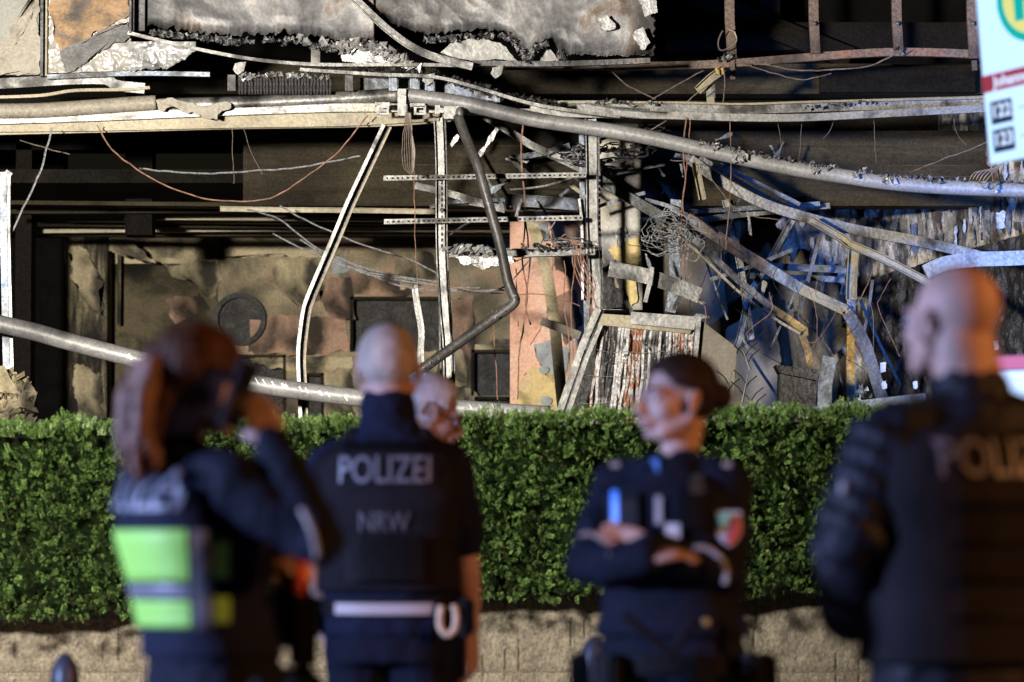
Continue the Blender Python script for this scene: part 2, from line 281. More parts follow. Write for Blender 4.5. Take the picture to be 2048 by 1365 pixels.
for h in holes:                                                       # dark niches behind the openings
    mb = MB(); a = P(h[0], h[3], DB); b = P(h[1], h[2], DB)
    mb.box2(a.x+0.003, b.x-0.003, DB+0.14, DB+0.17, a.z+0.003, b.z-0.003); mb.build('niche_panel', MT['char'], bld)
    fr = MB()
    for (u0, u1, v0, v1) in ((h[0]-5, h[1]+5, h[2]-6, h[2]), (h[0]-6, h[0], h[2]-6, h[3]), (h[1], h[1]+6, h[2]-6, h[3])):
        a = P(u0, v1, DB); b = P(u1, v0, DB); fr.box2(a.x, b.x, DB-0.03, DB-0.002, a.z, b.z)
    fr.build('frame', MT['conc_brown'], bld)
def ring_px(name, cx, cy, r0, r1, D, depth, m, parent):
    n = 36; vs = []; fs = []
    for k in range(n):
        a = 2*math.pi*k/n
        for r, d in ((r0, 0), (r1, 0), (r1, -depth), (r0, -depth)):
            p = P(cx + r*math.cos(a), cy + r*math.sin(a), D); vs.append(Vector((p.x, D+d, p.z)))
    for k in range(n):
        q = ((k+1) % n)*4; b = k*4
        for e in range(4): fs.append((b+e, b+(e+1) % 4, q+(e+1) % 4, q+e))
    return MB().add(vs, fs).build(name, m, parent)
ring_px('round_duct_rim', 480, 640, 43, 53, DB, 0.10, MT['char'], bld)
mb = MB(); n = 30; vs = [P(480+44*math.cos(2*math.pi*k/n), 640+44*math.sin(2*math.pi*k/n), DB-0.01) for k in range(n)]
mb.add(vs + [v + Vector((0, 0.008, 0)) for v in vs], [tuple(range(n)), tuple(range(n, 2*n))[::-1]] + [(i, (i+1) % n, n+(i+1) % n, n+i) for i in range(n)])
mb.build('duct_cover', MT['char'], bld)

def ragged(pts, amp, step, seed):
    """closed px outline with ragged edges"""
    out = []; rnd = random.Random(seed)
    for i in range(len(pts)):
        a = Vector((*pts[i], 0)); b = Vector((*pts[(i+1) % len(pts)], 0)); L = (b-a).length; n = max(1, int(L/step))
        nr = Vector((-(b-a).y, (b-a).x, 0)).normalized()
        for j in range(n):
            p = a.lerp(b, j/n); k = noise.noise(p*0.045 + Vector((seed, 0, 0)))*1.4 + rnd.uniform(-.5, .5)*0.6
            p = p + nr*amp*k*(0.4 if j == 0 else 1); out.append((p.x, p.y))
    return out
def patch(name, pts, D, thick, m, parent, amp=6, step=7, seed=1, curl=0.0):
    """a layer of plaster, paint or sheet with ragged edges, standing proud of what is behind it"""
    o = ragged(pts, amp, step, seed); n = len(o)
    f = [P(x, y, D) for x, y in o]
    b = [p + Vector((0, thick, 0)) for p in f]
    bm = bmesh.new(); fv = [bm.verts.new(p) for p in f]; bv = [bm.verts.new(p) for p in b]
    try: bm.faces.new(fv)
    except ValueError: pass
    for i in range(n): bm.faces.new((fv[i], bv[i], bv[(i+1) % n], fv[(i+1) % n]))
    bmesh.ops.triangulate(bm, faces=[x for x in bm.faces if len(x.verts) > 4])
    bmesh.ops.recalc_face_normals(bm, faces=bm.faces)
    vs = [v.co.copy() for v in bm.verts]; bm.verts.index_update(); fs = [tuple(v.index for v in q.verts) for q in bm.faces]; bm.free()
    return MB().add(vs, fs).build(name, m, parent)
PL = [  # plaster left on the back wall
 ([(545, 520), (640, 515), (655, 560), (640, 600), (600, 618), (570, 590), (548, 560)], 'plaster_beige'),
 ([(135, 470), (330, 480), (500, 475), (530, 492), (700, 500), (690, 515), (520, 512), (400, 520), (150, 505)], 'plaster_beige'),
 ([(500, 640), (590, 630), (690, 640), (700, 705), (600, 712), (495, 705)], 'plaster_pink'),
 ([(640, 560), (700, 555), (712, 640), (660, 640), (640, 600)], 'plaster_pink'),
 ([(330, 600), (400, 585), (420, 620), (350, 650)], 'plaster_pink'),
 ([(500, 716), (705, 714), (705, 735), (640, 745), (575, 742), (505, 728)], 'plaster_beige'),
 ([(646, 745), (705, 740), (708, 835), (648, 835)], 'plaster_beige'),
 ([(780, 715), (872, 700), (876, 835), (850, 835), (840, 770), (800, 760)], 'plaster_beige'),
 ([(905, 600), (945, 590), (950, 700), (935, 740), (925, 690), (905, 680)], 'plaster_pink'),
 ([(905, 690), (925, 700), (935, 770), (915, 775), (905, 750)], 'plaster_beige'),
 ([(950, 690), (1022, 680), (1024, 702), (952, 704)], 'plaster_beige'),
 ([(780, 500), (860, 505), (880, 560), (800, 580)], 'plaster_beige'),
 ([(900, 470), (1020, 465), (1020, 500), (910, 500)], 'plaster_beige'),
 ([(930, 775), (955, 790), (950, 835), (935, 835)], 'plaster_beige'),
 ([(655, 520), (690, 516), (700, 540), (668, 550)], 'plaster_grey'),
 ([(700, 540), (780, 545), (870, 560), (875, 590), (790, 592), (705, 590)], 'plaster_pink'),
]
for i, (pts, m) in enumerate(PL): patch('plaster_patch', pts, DB-0.02, 0.02, MT[m], bld, seed=i+3)
# slatted ceiling behind the downstand: thin battens across, seen from below
zc = 3.76
mb = MB(); mb.box2(-4.6, 1.8, 28.2, 33.2, zc+0.10, zc+0.2); mb.build('ceiling', MT['conc_dark'], bld)
rnd = random.Random(4)
for i in range(9):
    y = 28.7 + i*0.36; x0 = -3.9 + rnd.uniform(-.2, 1.0)*(i < 6); x1 = 1.2 - rnd.uniform(0, .4)
    if i in (3,): x0 = -1.9
    dz0, dz1 = rnd.uniform(-.02, .02), rnd.uniform(-.035, .02); mid = rnd.uniform(-.03, .01)
    MB().sweep([(x0, y, zc+dz0), ((x0+x1)/2, y+rnd.uniform(-.05, .05), zc+mid), (x1, y, zc+dz1)], prof_rect(0.03, 0.11), Vector((0, -1, 0))).build('ceiling_batten', MT['steel_cream' if i % 3 == 1 else 'conc_brown'], bld)
# downstand of board-marked concrete, dark recess, upper wall
mb = MB(); box_px(mb, 486, 2200, 262, 412, 28.0, 0.3); mb.build('downstand_beam', MT['conc_brown'], bld)
for i, y in enumerate((292, 330, 352, 379)):                         # board joints stand proud of the concrete
    a = P(490, y, 28.0); b = P(1960, y+2, 28.0)
    MB().sweep([(a.x + rnd.uniform(0, .3), 27.995, a.z), (b.x, 27.995, b.z)], prof_rect(0.008, 0.012)).build('board_seam', MT['conc_brown'], bld)
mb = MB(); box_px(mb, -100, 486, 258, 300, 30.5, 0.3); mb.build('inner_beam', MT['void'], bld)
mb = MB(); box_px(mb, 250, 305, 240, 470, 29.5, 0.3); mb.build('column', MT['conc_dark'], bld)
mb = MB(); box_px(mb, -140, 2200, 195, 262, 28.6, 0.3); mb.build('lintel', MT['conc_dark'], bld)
mb = MB(); box_px(mb, 250, 2200, 128, 188, 28.0, 0.3); mb.build('fascia_beam', MT['conc_brown'], bld)
mb = MB(); box_px(mb, -140, 2200, -60, 128, 28.9, 0.3); mb.build('upper_wall', MT['void'], bld)  # painted near-black in place of the darkness up here
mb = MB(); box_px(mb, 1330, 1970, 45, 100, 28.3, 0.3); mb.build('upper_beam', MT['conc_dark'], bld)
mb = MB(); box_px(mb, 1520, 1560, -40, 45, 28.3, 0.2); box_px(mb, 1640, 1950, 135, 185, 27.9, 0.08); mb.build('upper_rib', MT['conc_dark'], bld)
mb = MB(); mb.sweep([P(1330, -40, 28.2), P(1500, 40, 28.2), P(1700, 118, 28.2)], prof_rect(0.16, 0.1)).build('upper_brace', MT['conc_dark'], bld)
# left inner wall: dark pier and peeling plaster strips
mb = MB(); box_px(mb, 28, 64, 262, 900, 30.5, 0.3); mb.build('pier', MT['conc_dark'], bld)
mb = MB(); box_px(mb, 128, 215, 470, 900, 32.8, 0.4); mb.build('inner_pier', MT['plaster_strip'], bld)
patch('plaster_strip', [(138, 500), (165, 498), (200, 560), (206, 640), (178, 612), (160, 585), (146, 560)], 32.77, 0.025, MT['plaster_beige'], bld, amp=9, step=5, seed=31)
patch('plaster_strip', [(144, 725), (170, 735), (200, 745), (206, 845), (158, 845), (150, 780)], 32.77, 0.025, MT['plaster_beige'], bld, amp=8, step=5, seed=32)
patch('hanging_plaster', [(330, 528), (430, 524), (445, 560), (420, 600), (380, 560), (345, 556)], DB-0.02, 0.02, MT['plaster_beige'], bld, amp=6, seed=34)
patch('hanging_plaster', [(200, 470), (260, 480), (312, 525), (250, 515), (205, 500)], 32.9, 0.03, MT['plaster_beige'], bld, amp=5, seed=33)
mb = MB(); box_px(mb, 234, 242, 500, 650, 33.1, 0.03); mb.build('drip_pipe', MT['plaster_strip'], bld)
# salmon painted pier
pier = MB(); box_px(pier, 1020, 1190, 395, 900, 29.6, 0.7); pier.build('painted_pier', MT['plaster_salmon'], bld)
for i, (pts, m) in enumerate([
    ([(1034, 770), (1060, 735), (1100, 745), (1130, 775), (1158, 790), (1150, 850), (1034, 850)], 'plaster_yellow'),
    ([(1068, 690), (1110, 680), (1140, 700), (1135, 740), (1108, 770), (1086, 745)], 'plaster_grey'),
    ([(1030, 520), (1100, 505), (1108, 560), (1090, 640), (1060, 690), (1035, 660)], 'plaster_salmon'),
    ([(1110, 590), (1150, 580), (1165, 650), (1130, 690), (1112, 640)], 'plaster_pink'),
    ([(1060, 455), (1095, 445), (1100, 480), (1070, 490)], 'plaster_grey'),
    ([(1100, 400), (1175, 402), (1170, 440), (1120, 438)], 'plaster_beige'),
    ([(1100, 420), (1150, 440), (1175, 500), (1150, 560), (1110, 540)], 'plaster_pink')]):
    patch('paint_patch', pts, 29.58, 0.018, MT[m], bld, seed=50+i, amp=4, step=5)
for cx, cy, r in ((1088, 740, 10), (1092, 802, 12), (1078, 468, 12)):
    n = 16; vs = [P(cx+r*math.cos(2*math.pi*k/n), cy+r*0.8*math.sin(2*math.pi*k/n), 29.55) for k in range(n)]
    MB().add(vs + [v + Vector((0, .02, 0)) for v in vs], [tuple(range(n)), tuple(range(n, 2*n))[::-1]] + [(i, (i+1) % n, n+(i+1) % n, n+i) for i in range(n)]).build('wall_disc', MT['plaster_beige' if r > 10 and cy < 500 else 'plaster_grey'], bld)
# right part: dark back wall and streaked side wall
mb = MB(); box_px(mb, 1330, 1760, 405, 900, 31.2, 0.3); mb.build('inner_wall', MT['wall_warm'], bld)
def vsheet(name, quad, m, parent, nx=60, ny=50, amp=0.05, sc=3.0, sz=0.7, thick=0.0, seed=0, solid=True):
    """bumpy sheet between four world corners (tl, tr, br, bl)"""
    tl, tr, br, bl = [Vector(q) for q in quad]; nrm = (tr-tl).cross(bl-tl).normalized()
    if nrm.y > 0: nrm = -nrm
    vs = []; fs = []
    for j in range(ny+1):
        for i in range(nx+1):
            u, v = i/nx, j/ny; p = tl.lerp(tr, u).lerp(bl.lerp(br, u), v)
            q = Vector((p.x*sc+seed, p.y*sc, p.z*sc*sz)); d = noise.noise(q) + 0.5*noise.noise(q*2.3) + 0.3*noise.noise(q*5.1)
            vs.append(p + nrm*d*amp)
    for j in range(ny):
        for i in range(nx): a = j*(nx+1)+i; fs.append((a, a+1, a+nx+2, a+nx+1))
    mb = MB().add(vs, fs)
    if thick:
        n = len(vs); mb.add([v - nrm*thick for v in vs], [f[::-1] for f in fs])
        rim = [i for i in range(nx)]
        edge = [(i, i+1) for i in range(nx)] + [(ny*(nx+1)+i+1, ny*(nx+1)+i) for i in range(nx)] + [((j+1)*(nx+1), j*(nx+1)) for j in range(ny)] + [(j*(nx+1)+nx, (j+1)*(nx+1)+nx) for j in range(ny)]
        mb.f += [(a, b, b+n, a+n) for a, b in edge]
    return mb.build(name, m, parent)
vsheet('side_wall', [P(1700, 235, 29.6), P(2260, 190, 26.6), P(2260, 920, 26.6), P(1700, 870, 29.6)], MT['streak'], bld, 90, 70, 0.045, 5, 0.5, 0.2)
vsheet('charred_lining', [P(1735, 560, 29.2), P(2240, 410, 26.4), P(2240, 920, 26.4), P(1740, 880, 29.2)], MT['char'], bld, 110, 90, 0.05, 7, 0.5, 0.1, seed=4)
vsheet('streaked_lining', [P(1370, 470, 30.9), P(1720, 380, 29.8), P(1720, 800, 29.8), P(1400, 860, 30.9)], MT['wall_warm'], bld, 70, 60, 0.05, 4, 0.4, 0.06, seed=9)
patch('torn_lining', [(1560, 440), (1610, 410), (1700, 400), (1728, 480), (1710, 560), (1680, 520), (1640, 560), (1610, 500), (1580, 520)], 29.5, 0.03, MT['streak'], bld, amp=16, step=6, seed=71)
patch('lining_board', [(1340, 520), (1448, 500), (1455, 640), (1462, 850), (1345, 850)], 30.4, 0.04, MT['coat_board'], bld, amp=3, seed=72)
patch('lining_board', [(1452, 660), (1545, 590), (1560, 700), (1556, 850), (1452, 850)], 29.9, 0.04, MT['coat_board'], bld, amp=3, seed=73)
for i, (x, y, s) in enumerate([(1765, 735, 9), (1940, 470, 7), (1830, 770, 6), (1975, 620, 6), (1768, 770, 7), (1850, 700, 5), (2000, 440, 14), (1990, 690, 8), (1690, 560, 22)]):
    rr = random.Random(i); patch('paint_flake', [(x-s*.6, y-s), (x+s*.7, y-s*1.2), (x+s*.8, y+s), (x-s*.4, y+s*1.3)], 26.3 if x > 1700 else 28.6, 0.01, MT['foil' if i % 2 == 0 else 'column_white'], bld, amp=4, step=3, seed=80+i)
rr = random.Random(77)
for i in range(95):                                                   # long peeling strips of paint on the side wall
    x = rr.uniform(1722, 2045); y = rr.uniform(235, 500); h_ = rr.uniform(16, 62); w_ = rr.uniform(4, 13)
    if x < 1800 and y < 330: continue
    patch('paint_strip', [(x-w_*.5, y-h_*.5), (x+w_*.4, y-h_*.55), (x+w_*.6, y), (x+w_*.2, y+h_*.5), (x-w_*.3, y+h_*.4), (x-w_*.6, y)], 29.6-3*(x-1700)/560-0.10-rr.uniform(0, .05), 0.008, MT[rr.choice(['foil', 'column_white', 'streak', 'plaster_pink', 'steel_blue', 'char', 'column_white'])], bld, amp=4, step=5, seed=300+i)
for i in range(26):
    x = rr.uniform(1580, 1730); y = rr.uniform(410, 640); h_ = rr.uniform(14, 50); w_ = rr.uniform(4, 12)
    patch('paint_strip', [(x-w_*.5, y-h_*.5), (x+w_*.5, y-h_*.5), (x+w_*.4, y+h_*.5), (x-w_*.5, y+h_*.4)], 29.45, 0.008, MT[rr.choice(['column_white', 'streak', 'plaster_pink', 'char'])], bld, amp=5, step=5, seed=420+i)
mb = MB(); box_px(mb, -100, 2240, 838, 1010, 27.5, 6.5); mb.build('plinth_floor', MT['conc_dark'], bld)

# ------------------------------------------------------------------ facade: cladding
cl = thing('facade_cladding', P(640, 150, 25.7), 'row of scorched metal cladding panels above the opening, torn along their lower edge', 'facade cladding')
mb = MB(); box_px(mb, -120, 78, -60, 150, 25.62, 0.03); mb.build('pale_panel', MT['panel_pale'], cl)['label'] = 'pale beige panel sooted at its edge'
patch('peeled_film', [(-10, 105), (30, 90), (60, 45), (76, -30), (78, 148), (-10, 148)], 25.60, 0.01, MT['cream_film'], cl, amp=5, step=4, seed=14)
mb = MB(); box_px(mb, 80, 87, -60, 152, 25.56, 0.1); mb.build('mullion', MT['steel_dark'], cl)
mb = MB(); box_px(mb, 90, 95, -60, 152, 25.56, 0.1); mb.build('mullion', MT['steel_cream'], cl)
def crumple(name, x0, x1, ytop, bottom, D, m, parent, nx=200, ny=40, amp=0.03, curl=0.0, seed=0, sc=3.0, rag=4.0, xr=None):
    """sheet metal with a ragged, curled lower edge. bottom: [(x, y)] px polyline"""
    def yb(x):
        for (xa, ya), (xb, yb_) in zip(bottom, bottom[1:]):
            if xa <= x <= xb: t = (x-xa)/max(xb-xa, 1e-6); base = ya + (yb_-ya)*t; break
        else: base = bottom[-1][1]
        return base + rag*(noise.noise(Vector((x*0.05, seed, 0))) + 0.8*noise.noise(Vector((x*0.15, seed, 3))) + 0.6*noise.noise(Vector((x*0.4, seed, 7))))
    vs = []; fs = []
    for j in range(ny+1):
        for i in range(nx+1):
            x = x0 + (x1-x0)*i/nx; b = yb(x); v = (j/ny)**0.8; y = ytop + (b-ytop)*v
            if xr: x = x + xr*(noise.noise(Vector((y*0.06, 5+seed, 0))) + 0.5*noise.noise(Vector((y*0.2, 5+seed, 0))))*(i/nx)**8
            q = Vector((x*0.0042*sc, y*0.0042*sc, seed)); rid = lambda t: 1-abs(t)*2
            d = noise.noise(q) + 0.6*rid(noise.noise(q*2.1 + Vector((3, 1, 0)))) + 0.25*rid(noise.noise(q*5.3))
            c = max(0, v-0.8)/0.2
            p = P(x, y, D); p.y += -d*amp*(0.4+0.6*v) - curl*c*c*(1+0.8*noise.noise(Vector((x*0.06, seed, 9)))); p.z += 0.35*curl*c**3*(1+noise.noise(Vector((x*0.08, seed, 4))))
            vs.append(p)
    for j in range(ny):
        for i in range(nx): a = j*(nx+1)+i; fs.append((a, a+nx+1, a+nx+2, a+1))
    n = len(vs); mb = MB().add(vs, fs); mb.add([v + Vector((0, 0.006, 0)) for v in vs], [f[::-1] for f in fs])
    for i in range(nx): a = ny*(nx+1)+i; mb.f.append((a, a+n, a+n+1, a+1))
    for j in range(ny): a = j*(nx+1)+nx; mb.f.append((a, a+nx+1, a+nx+1+n, a+n))
    return mb.build(name, m, parent, smooth=True)
crumple('scorched_panel', 97, 262, -50, [(97, 148), (262, 142)], 25.62, MT['panel_burnt'], cl, 80, 60, 0.022, 0, 2, 5, 1)['label'] = 'panel burnt orange and black'
patch('scorch_layer', [(99, -20), (252, -30), (256, 30), (225, 48), (195, 62), (172, 84), (150, 92), (135, 104), (118, 96), (104, 60)], 25.575, 0.003, MT['stain_orange'], cl, amp=6, step=5, seed=201)
patch('scorch_layer', [(118, 100), (150, 92), (178, 80), (205, 60), (258, 44), (259, 76), (220, 92), (185, 112), (150, 140), (130, 143), (122, 125)], 25.568, 0.003, MT['stain_dark'], cl, amp=5, step=4, seed=202)
crumple('torn_foil', 258, 392, 84, [(258, 146), (345, 138), (365, 122), (392, 106)], 25.56, MT['foil'], cl, 90, 30, 0.03, 0.02, 5, 4, 4)
mb = MB(); box_px(mb, 258, 263, -60, 66, 25.45, 0.15); box_px(mb, 264, 290, -60, 62, 25.68, 0.05); mb.build('mullion', MT['steel_dark'], cl)
crumple('crumpled_panel', 296, 748, -60, [(296, 60), (340, 66), (400, 74), (470, 80), (520, 78), (560, 74), (640, 82), (705, 92), (748, 86)], 25.6, MT['panel'], cl, 170, 44, 0.022, 0.06, 11, 1.1, 7)['label'] = 'large buckled grey panel with ash along its torn edge'
crumple('crumpled_panel', 752, 1308, -60, [(752, 34), (800, 62), (850, 78), (880, 74), (960, 68), (1010, 70), (1040, 100), (1052, 118), (1075, 92), (1100, 84), (1130, 118), (1200, 120), (1308, 119)], 25.6, MT['panel'], cl, 230, 50, 0.026, 0.06, 23, 1.3, 6, xr=14)['label'] = 'large buckled grey panel with a ragged right end'
# ash and molten aluminium along the torn edges
def crumbs(name, path, D, n, spread, size, m, parent, seed):
    rr = random.Random(seed); mb = MB(); L = len(path)-1
    for _ in range(n):
        t = rr.random()*L
        if noise.noise(Vector((t*2.1, seed*1.3, 0))) + 0.5*noise.noise(Vector((t*6.5, seed, 3))) < rr.uniform(-0.55, 0.25): continue
        i = int(t); a, b = path[i], path[min(i+1, L)]; f = t-i
        x = a[0]+(b[0]-a[0])*f + rr.gauss(0, spread*0.6); y = a[1]+(b[1]-a[1])*f + rr.gauss(0, spread*(.5+.9*abs(noise.noise(Vector((t*3.7, seed, 8))))))
        c = P(x, y, D + rr.uniform(-.05, .04)); s = size*rr.uniform(0.35, 1.3)**2
        vs = [c + Vector((rr.uniform(-1, 1), rr.uniform(-1, 1), rr.uniform(-1, 1)))*s for _ in range(5)]
        mb.add(vs, [(0, 1, 2), (0, 2, 3), (0, 3, 4), (1, 3, 2), (1, 4, 3), (0, 4, 1)])
    o = mb.build(name, m, parent); o['kind'] = 'stuff'; return o
crumbs('ash_crust', [(300, 64), (400, 76), (470, 84), (560, 80), (640, 92), (705, 100)], 25.52, 900, 4, 0.018, MT['ash'], cl, 1)
crumbs('ash_crust', [(850, 80), (880, 78), (960, 70), (1010, 72), (1040, 98), (1055, 120), (1075, 95), (1100, 86), (1130, 118)], 25.52, 900, 3.5, 0.017, MT['ash'], cl, 2)
crumbs('ash_crust', [(640, 140), (740, 132), (860, 148), (1000, 190), (1120, 212)], 25.6, 1300, 6, 0.020, MT['char'], cl, 3)
crumbs('molten_drips', [(680, 92), (740, 90), (790, 118), (840, 135)], 25.5, 300, 8, 0.030, MT['foil'], cl, 4)
crumbs('molten_drips', [(560, 72), (600, 80), (660, 88), (700, 98)], 25.5, 120, 4, 0.026, MT['foil'], cl, 5)
patch('torn_flap', [(680, 82), (740, 76), (760, 95), (800, 125), (850, 140), (800, 135), (720, 128), (685, 122)], 25.56, 0.01, MT['foil'], cl, amp=5, step=4, seed=90)
patch('pale_backing', [(905, 82), (960, 74), (1000, 86), (1035, 122), (900, 120), (880, 105)], 25.66, 0.02, MT['steel_bright'], cl, amp=3, seed=91)
patch('pale_backing', [(1062, 122), (1080, 96), (1100, 98), (1118, 122)], 25.66, 0.02, MT['steel_bright'], cl, amp=2, seed=92)
for i, pts in enumerate([[(1190, 35), (1215, 30), (1232, 55), (1205, 62)], [(1262, 70), (1285, 55), (1300, 85), (1285, 100)], [(1270, -10), (1312, 0), (1315, 25), (1290, 35), (1285, 10)]]):
    patch('torn_flap', pts, 25.50-0.02*i, 0.008, MT['foil'], cl, amp=4, step=4, seed=95+i)
# sagging edge strips
def strip(name, pts, D, w, h, m, label=None, cat=None, group=None, parent=None, kind='rect', k=6, dy=None, up=Vector((0, -1, 0)), flip=False):
    wp = [P(x, y, D + (dy[i] if dy else 0)) for i, (x, y) in enumerate(pts)]
    if k: wp = smooth_pts(wp, k)
    pr = prof_rect(w, h) if kind == 'rect' else prof_U(w, h, 0.006, flip) if kind == 'U' else prof_L(w, h)
    o = MB().sweep(wp, pr, up).build(name, m, parent)
    if label: tag(o, label, cat, group)
    return o
strip('edge_strip', [(256, 66), (330, 84), (420, 104), (520, 121), (640, 130), (800, 130), (945, 132)], 25.48, 0.022, 0.03, MT['steel'], parent=cl)
strip('edge_strip', [(690, -20), (720, 8), (770, 55), (820, 92), (870, 115), (945, 134)], 25.42, 0.05, 0.03, MT['steel'], parent=cl, kind='U')
strip('edge_strip', [(600, 140), (760, 150), (870, 155), (960, 178), (1080, 212), (1240, 234)], 25.45, 0.022, 0.035, MT['steel'], parent=cl)
strip('edge_strip', [(1170, 205), (1200, 212), (1240, 216), (1300, 220)], 25.5, 0.01, 0.02, MT['steel_dark'], parent=cl)
strip('lower_rail', [(95, 155), (200, 150), (290, 148), (420, 150)], 25.6, 0.03, 0.05, MT['steel_blue'], parent=cl)
strip('lower_rail', [(945, 127), (1060, 129), (1180, 127), (1300, 122)], 25.6, 0.035, 0.05, MT['steel_dark'], parent=cl)
for x in (690, 778, 820, 850, 455): 
    mb = MB(); box_px(mb, x, x+16, 150, 182, 25.6, 0.06); mb.build('bracket', MT['steel_blue' if x > 700 else 'steel_dark'], cl)
mb = MB(); box_px(mb, 622, 640, 96, 128, 25.7, 0.05); mb.build('bracket', MT['column_white'], cl)
for (x, y) in ((848, 150), (470, 128), (985, 135)):
    patch('bent_bracket', [(x, y), (x+22, y-4), (x+18, y+14), (x+6, y+22), (x-4, y+12)], 25.55, 0.05, MT['steel'], cl, amp=2, step=5, seed=x)
strip('blue_beam', [(720, 170), (800, 172), (860, 170), (960, 190), (1000, 192)], 25.9, 0.09, 0.05, MT['steel_blue'], parent=cl)
# charred insulation block
ins = thing('charred_insulation', P(572, 190, 25.65), 'black charred ribbed insulation strip with ash on top, above the bright beam', 'insulation')
for i in range(30):
    x = 479 + i*6.25; top = 152 + 2*math.sin(i*1.3) + rnd.uniform(-2, 3)
    pts = [P(x+rnd.uniform(-1, 1), y, 25.6) for y in (top, 163, 175, 189)]
    MB().sweep(pts, [(0.011*math.cos(a*math.pi/3), 0.014*math.sin(a*math.pi/3)) for a in range(6)], scales=[0.8, 1.15, 1.0, 0.9]).build('rib', MT['char'], ins)
crumbs('ash_crust', [(482, 154), (560, 150), (660, 156)], 25.58, 380, 3, 0.014, MT['foil'], ins, 6)

# ------------------------------------------------------------------ facade: beams, pipes, posts
def bar(name, pts, D, w, h, m, label, cat, **kw): return strip(name, pts, D, w, h, MT[m], label, cat, **kw)
bar('sagging_rail', [(-30, 170), (60, 165), (140, 160), (210, 160), (235, 172), (290, 178)], 25.7, 0.07, 0.05, 'steel', 'grey sheet rail sagging under the pale panel at upper left', 'rail', kind='rect')
bar('sagging_rail', [(-30, 196), (80, 192), (150, 182), (250, 180), (300, 176)], 25.66, 0.02, 0.04, 'steel_cream', 'thin yellowish rail just above the round cream tube at upper left', 'rail')
o = tag(MB().tube(smooth_pts([P(x, y, 25.7) for x, y in [(-60, 222), (60, 222), (180, 215), (260, 209), (312, 206)]]), 0.052, 14).build('round_tube', MT['cream_film'], smooth=True), 'smooth cream tube along the lower edge of the facade, ending in a torn peel', 'tube')
o = tag(MB().tube(smooth_pts([P(x, y, 25.74) for x, y in [(318, 212), (460, 208), (540, 205), (700, 197), (798, 190)]]), 0.050, 14).build('round_tube', MT['steel'], smooth=True), 'grey tube running from the torn peel to the clamp in the middle of the facade', 'tube')
pe = patch('peeled_sheet', [(312, 200), (345, 196), (370, 208), (415, 214), (455, 205), (462, 215), (440, 225), (435, 240), (415, 238), (400, 228), (375, 228), (350, 214), (322, 222)], 25.6, 0.02, MT['cream_film'], None, amp=5, step=5, seed=101)
tag(pe, 'peeled cream sheet hanging in a rag from the tube at upper left', 'torn sheet')
beam = thing('facade_beam', P(450, 262, 25.8), 'long bright white-edged beam with a yellowed underside across the upper left', 'beam')
strip('web', [(-60, 243), (200, 234), (470, 223), (700, 216), (915, 219)], 25.72, 0.055, 0.03, MT['steel_bright'], parent=beam)
strip('soffit', [(-60, 256), (200, 250), (470, 243), (760, 238), (900, 228)], 25.82, 0.11, 0.05, MT['steel_cream'], parent=beam)
strip('lip', [(-60, 263), (200, 260), (470, 254), (700, 250), (878, 240)], 25.76, 0.018, 0.04, MT['gold' if 0 else 'steel_cream'], parent=beam)
rb = thing('facade_beam', P(1500, 236, 26.0), 'bowed pale steel beam across the upper right, sagging in the middle', 'beam')
strip('web', [(1060, 214), (1200, 213), (1350, 216), (1480, 218), (1640, 213), (1975, 203), (2090, 200)], 25.95, 0.075, 0.03, MT['steel'], parent=rb)
strip('lower_flange', [(900, 222), (1060, 226), (1200, 229), (1350, 232), (1480, 236), (1600, 236), (1750, 229), (1975, 217), (2090, 212)], 25.85, 0.05, 0.03, MT['steel_bright'], parent=rb)
strip('upper_edge', [(1060, 206), (1350, 206), (1480, 209), (1640, 204), (1975, 196), (2090, 192)], 25.9, 0.014, 0.03, MT['steel_cream'], parent=rb)
crumbs('ash_crust', [(1190, 203), (1250, 205), (1330, 206)], 25.9, 60, 2, 0.022, MT['ash'], rb, 9)
crumbs('ash_crust', [(1600, 215), (1640, 212), (1760, 205)], 25.82, 60, 2, 0.012, MT['char'], rb, 10)
# the long fallen pipes
lp = thing('fallen_pipe', P(1450, 300, 25.5), 'thick pale pipe drooping from the middle clamp to the right edge, crusted with molten metal', 'pipe')
pp = [(812, 191), (860, 197), (930, 208), (1060, 238), (1180, 256), (1280, 272), (1400, 298), (1480, 316), (1600, 340), (1700, 355), (1780, 366), (1880, 374), (2060, 381), (2140, 384)]
MB().tube(smooth_pts([P(x, y, 25.5) for x, y in pp], 5), 0.050, 16).build('tube', MT['pipe_grey'], lp, smooth=True)
crumbs('molten_crust', [(1400, 284), (1480, 303), (1600, 326), (1700, 342), (1780, 352), (1880, 360), (2048, 368)], 25.48, 420, 2.0, 0.02, MT['ash'], lp, 11)
for i, (x, y, s) in enumerate([(1480, 314, 15), (1432, 297, 6), (1630, 342, 11), (1775, 362, 17), (1988, 374, 12), (1970, 370, 9), (1710, 350, 8)]):
    crumbs('molten_lump', [(x-s*.5, y), (x+s*.5, y)], 25.45, 70, s*0.35, 0.018, MT['foil'], lp, 20+i)
st = [(-40, 640), (60, 662), (150, 687), (310, 728), (400, 748), (520, 770), (600, 782), (715, 796), (860, 812), (1000, 824), (1100, 830)]
gp = thing('fallen_pipe', P(350, 720, 25.0), 'thick smooth grey pipe sloping from the left edge down behind the officers to the hedge', 'pipe')
MB().tube(smooth_pts([P(x, y, 25.0) for x, y in st], 5), 0.058, 18, scales=None).build('tube', MT['pipe_grey'], gp, smooth=True)
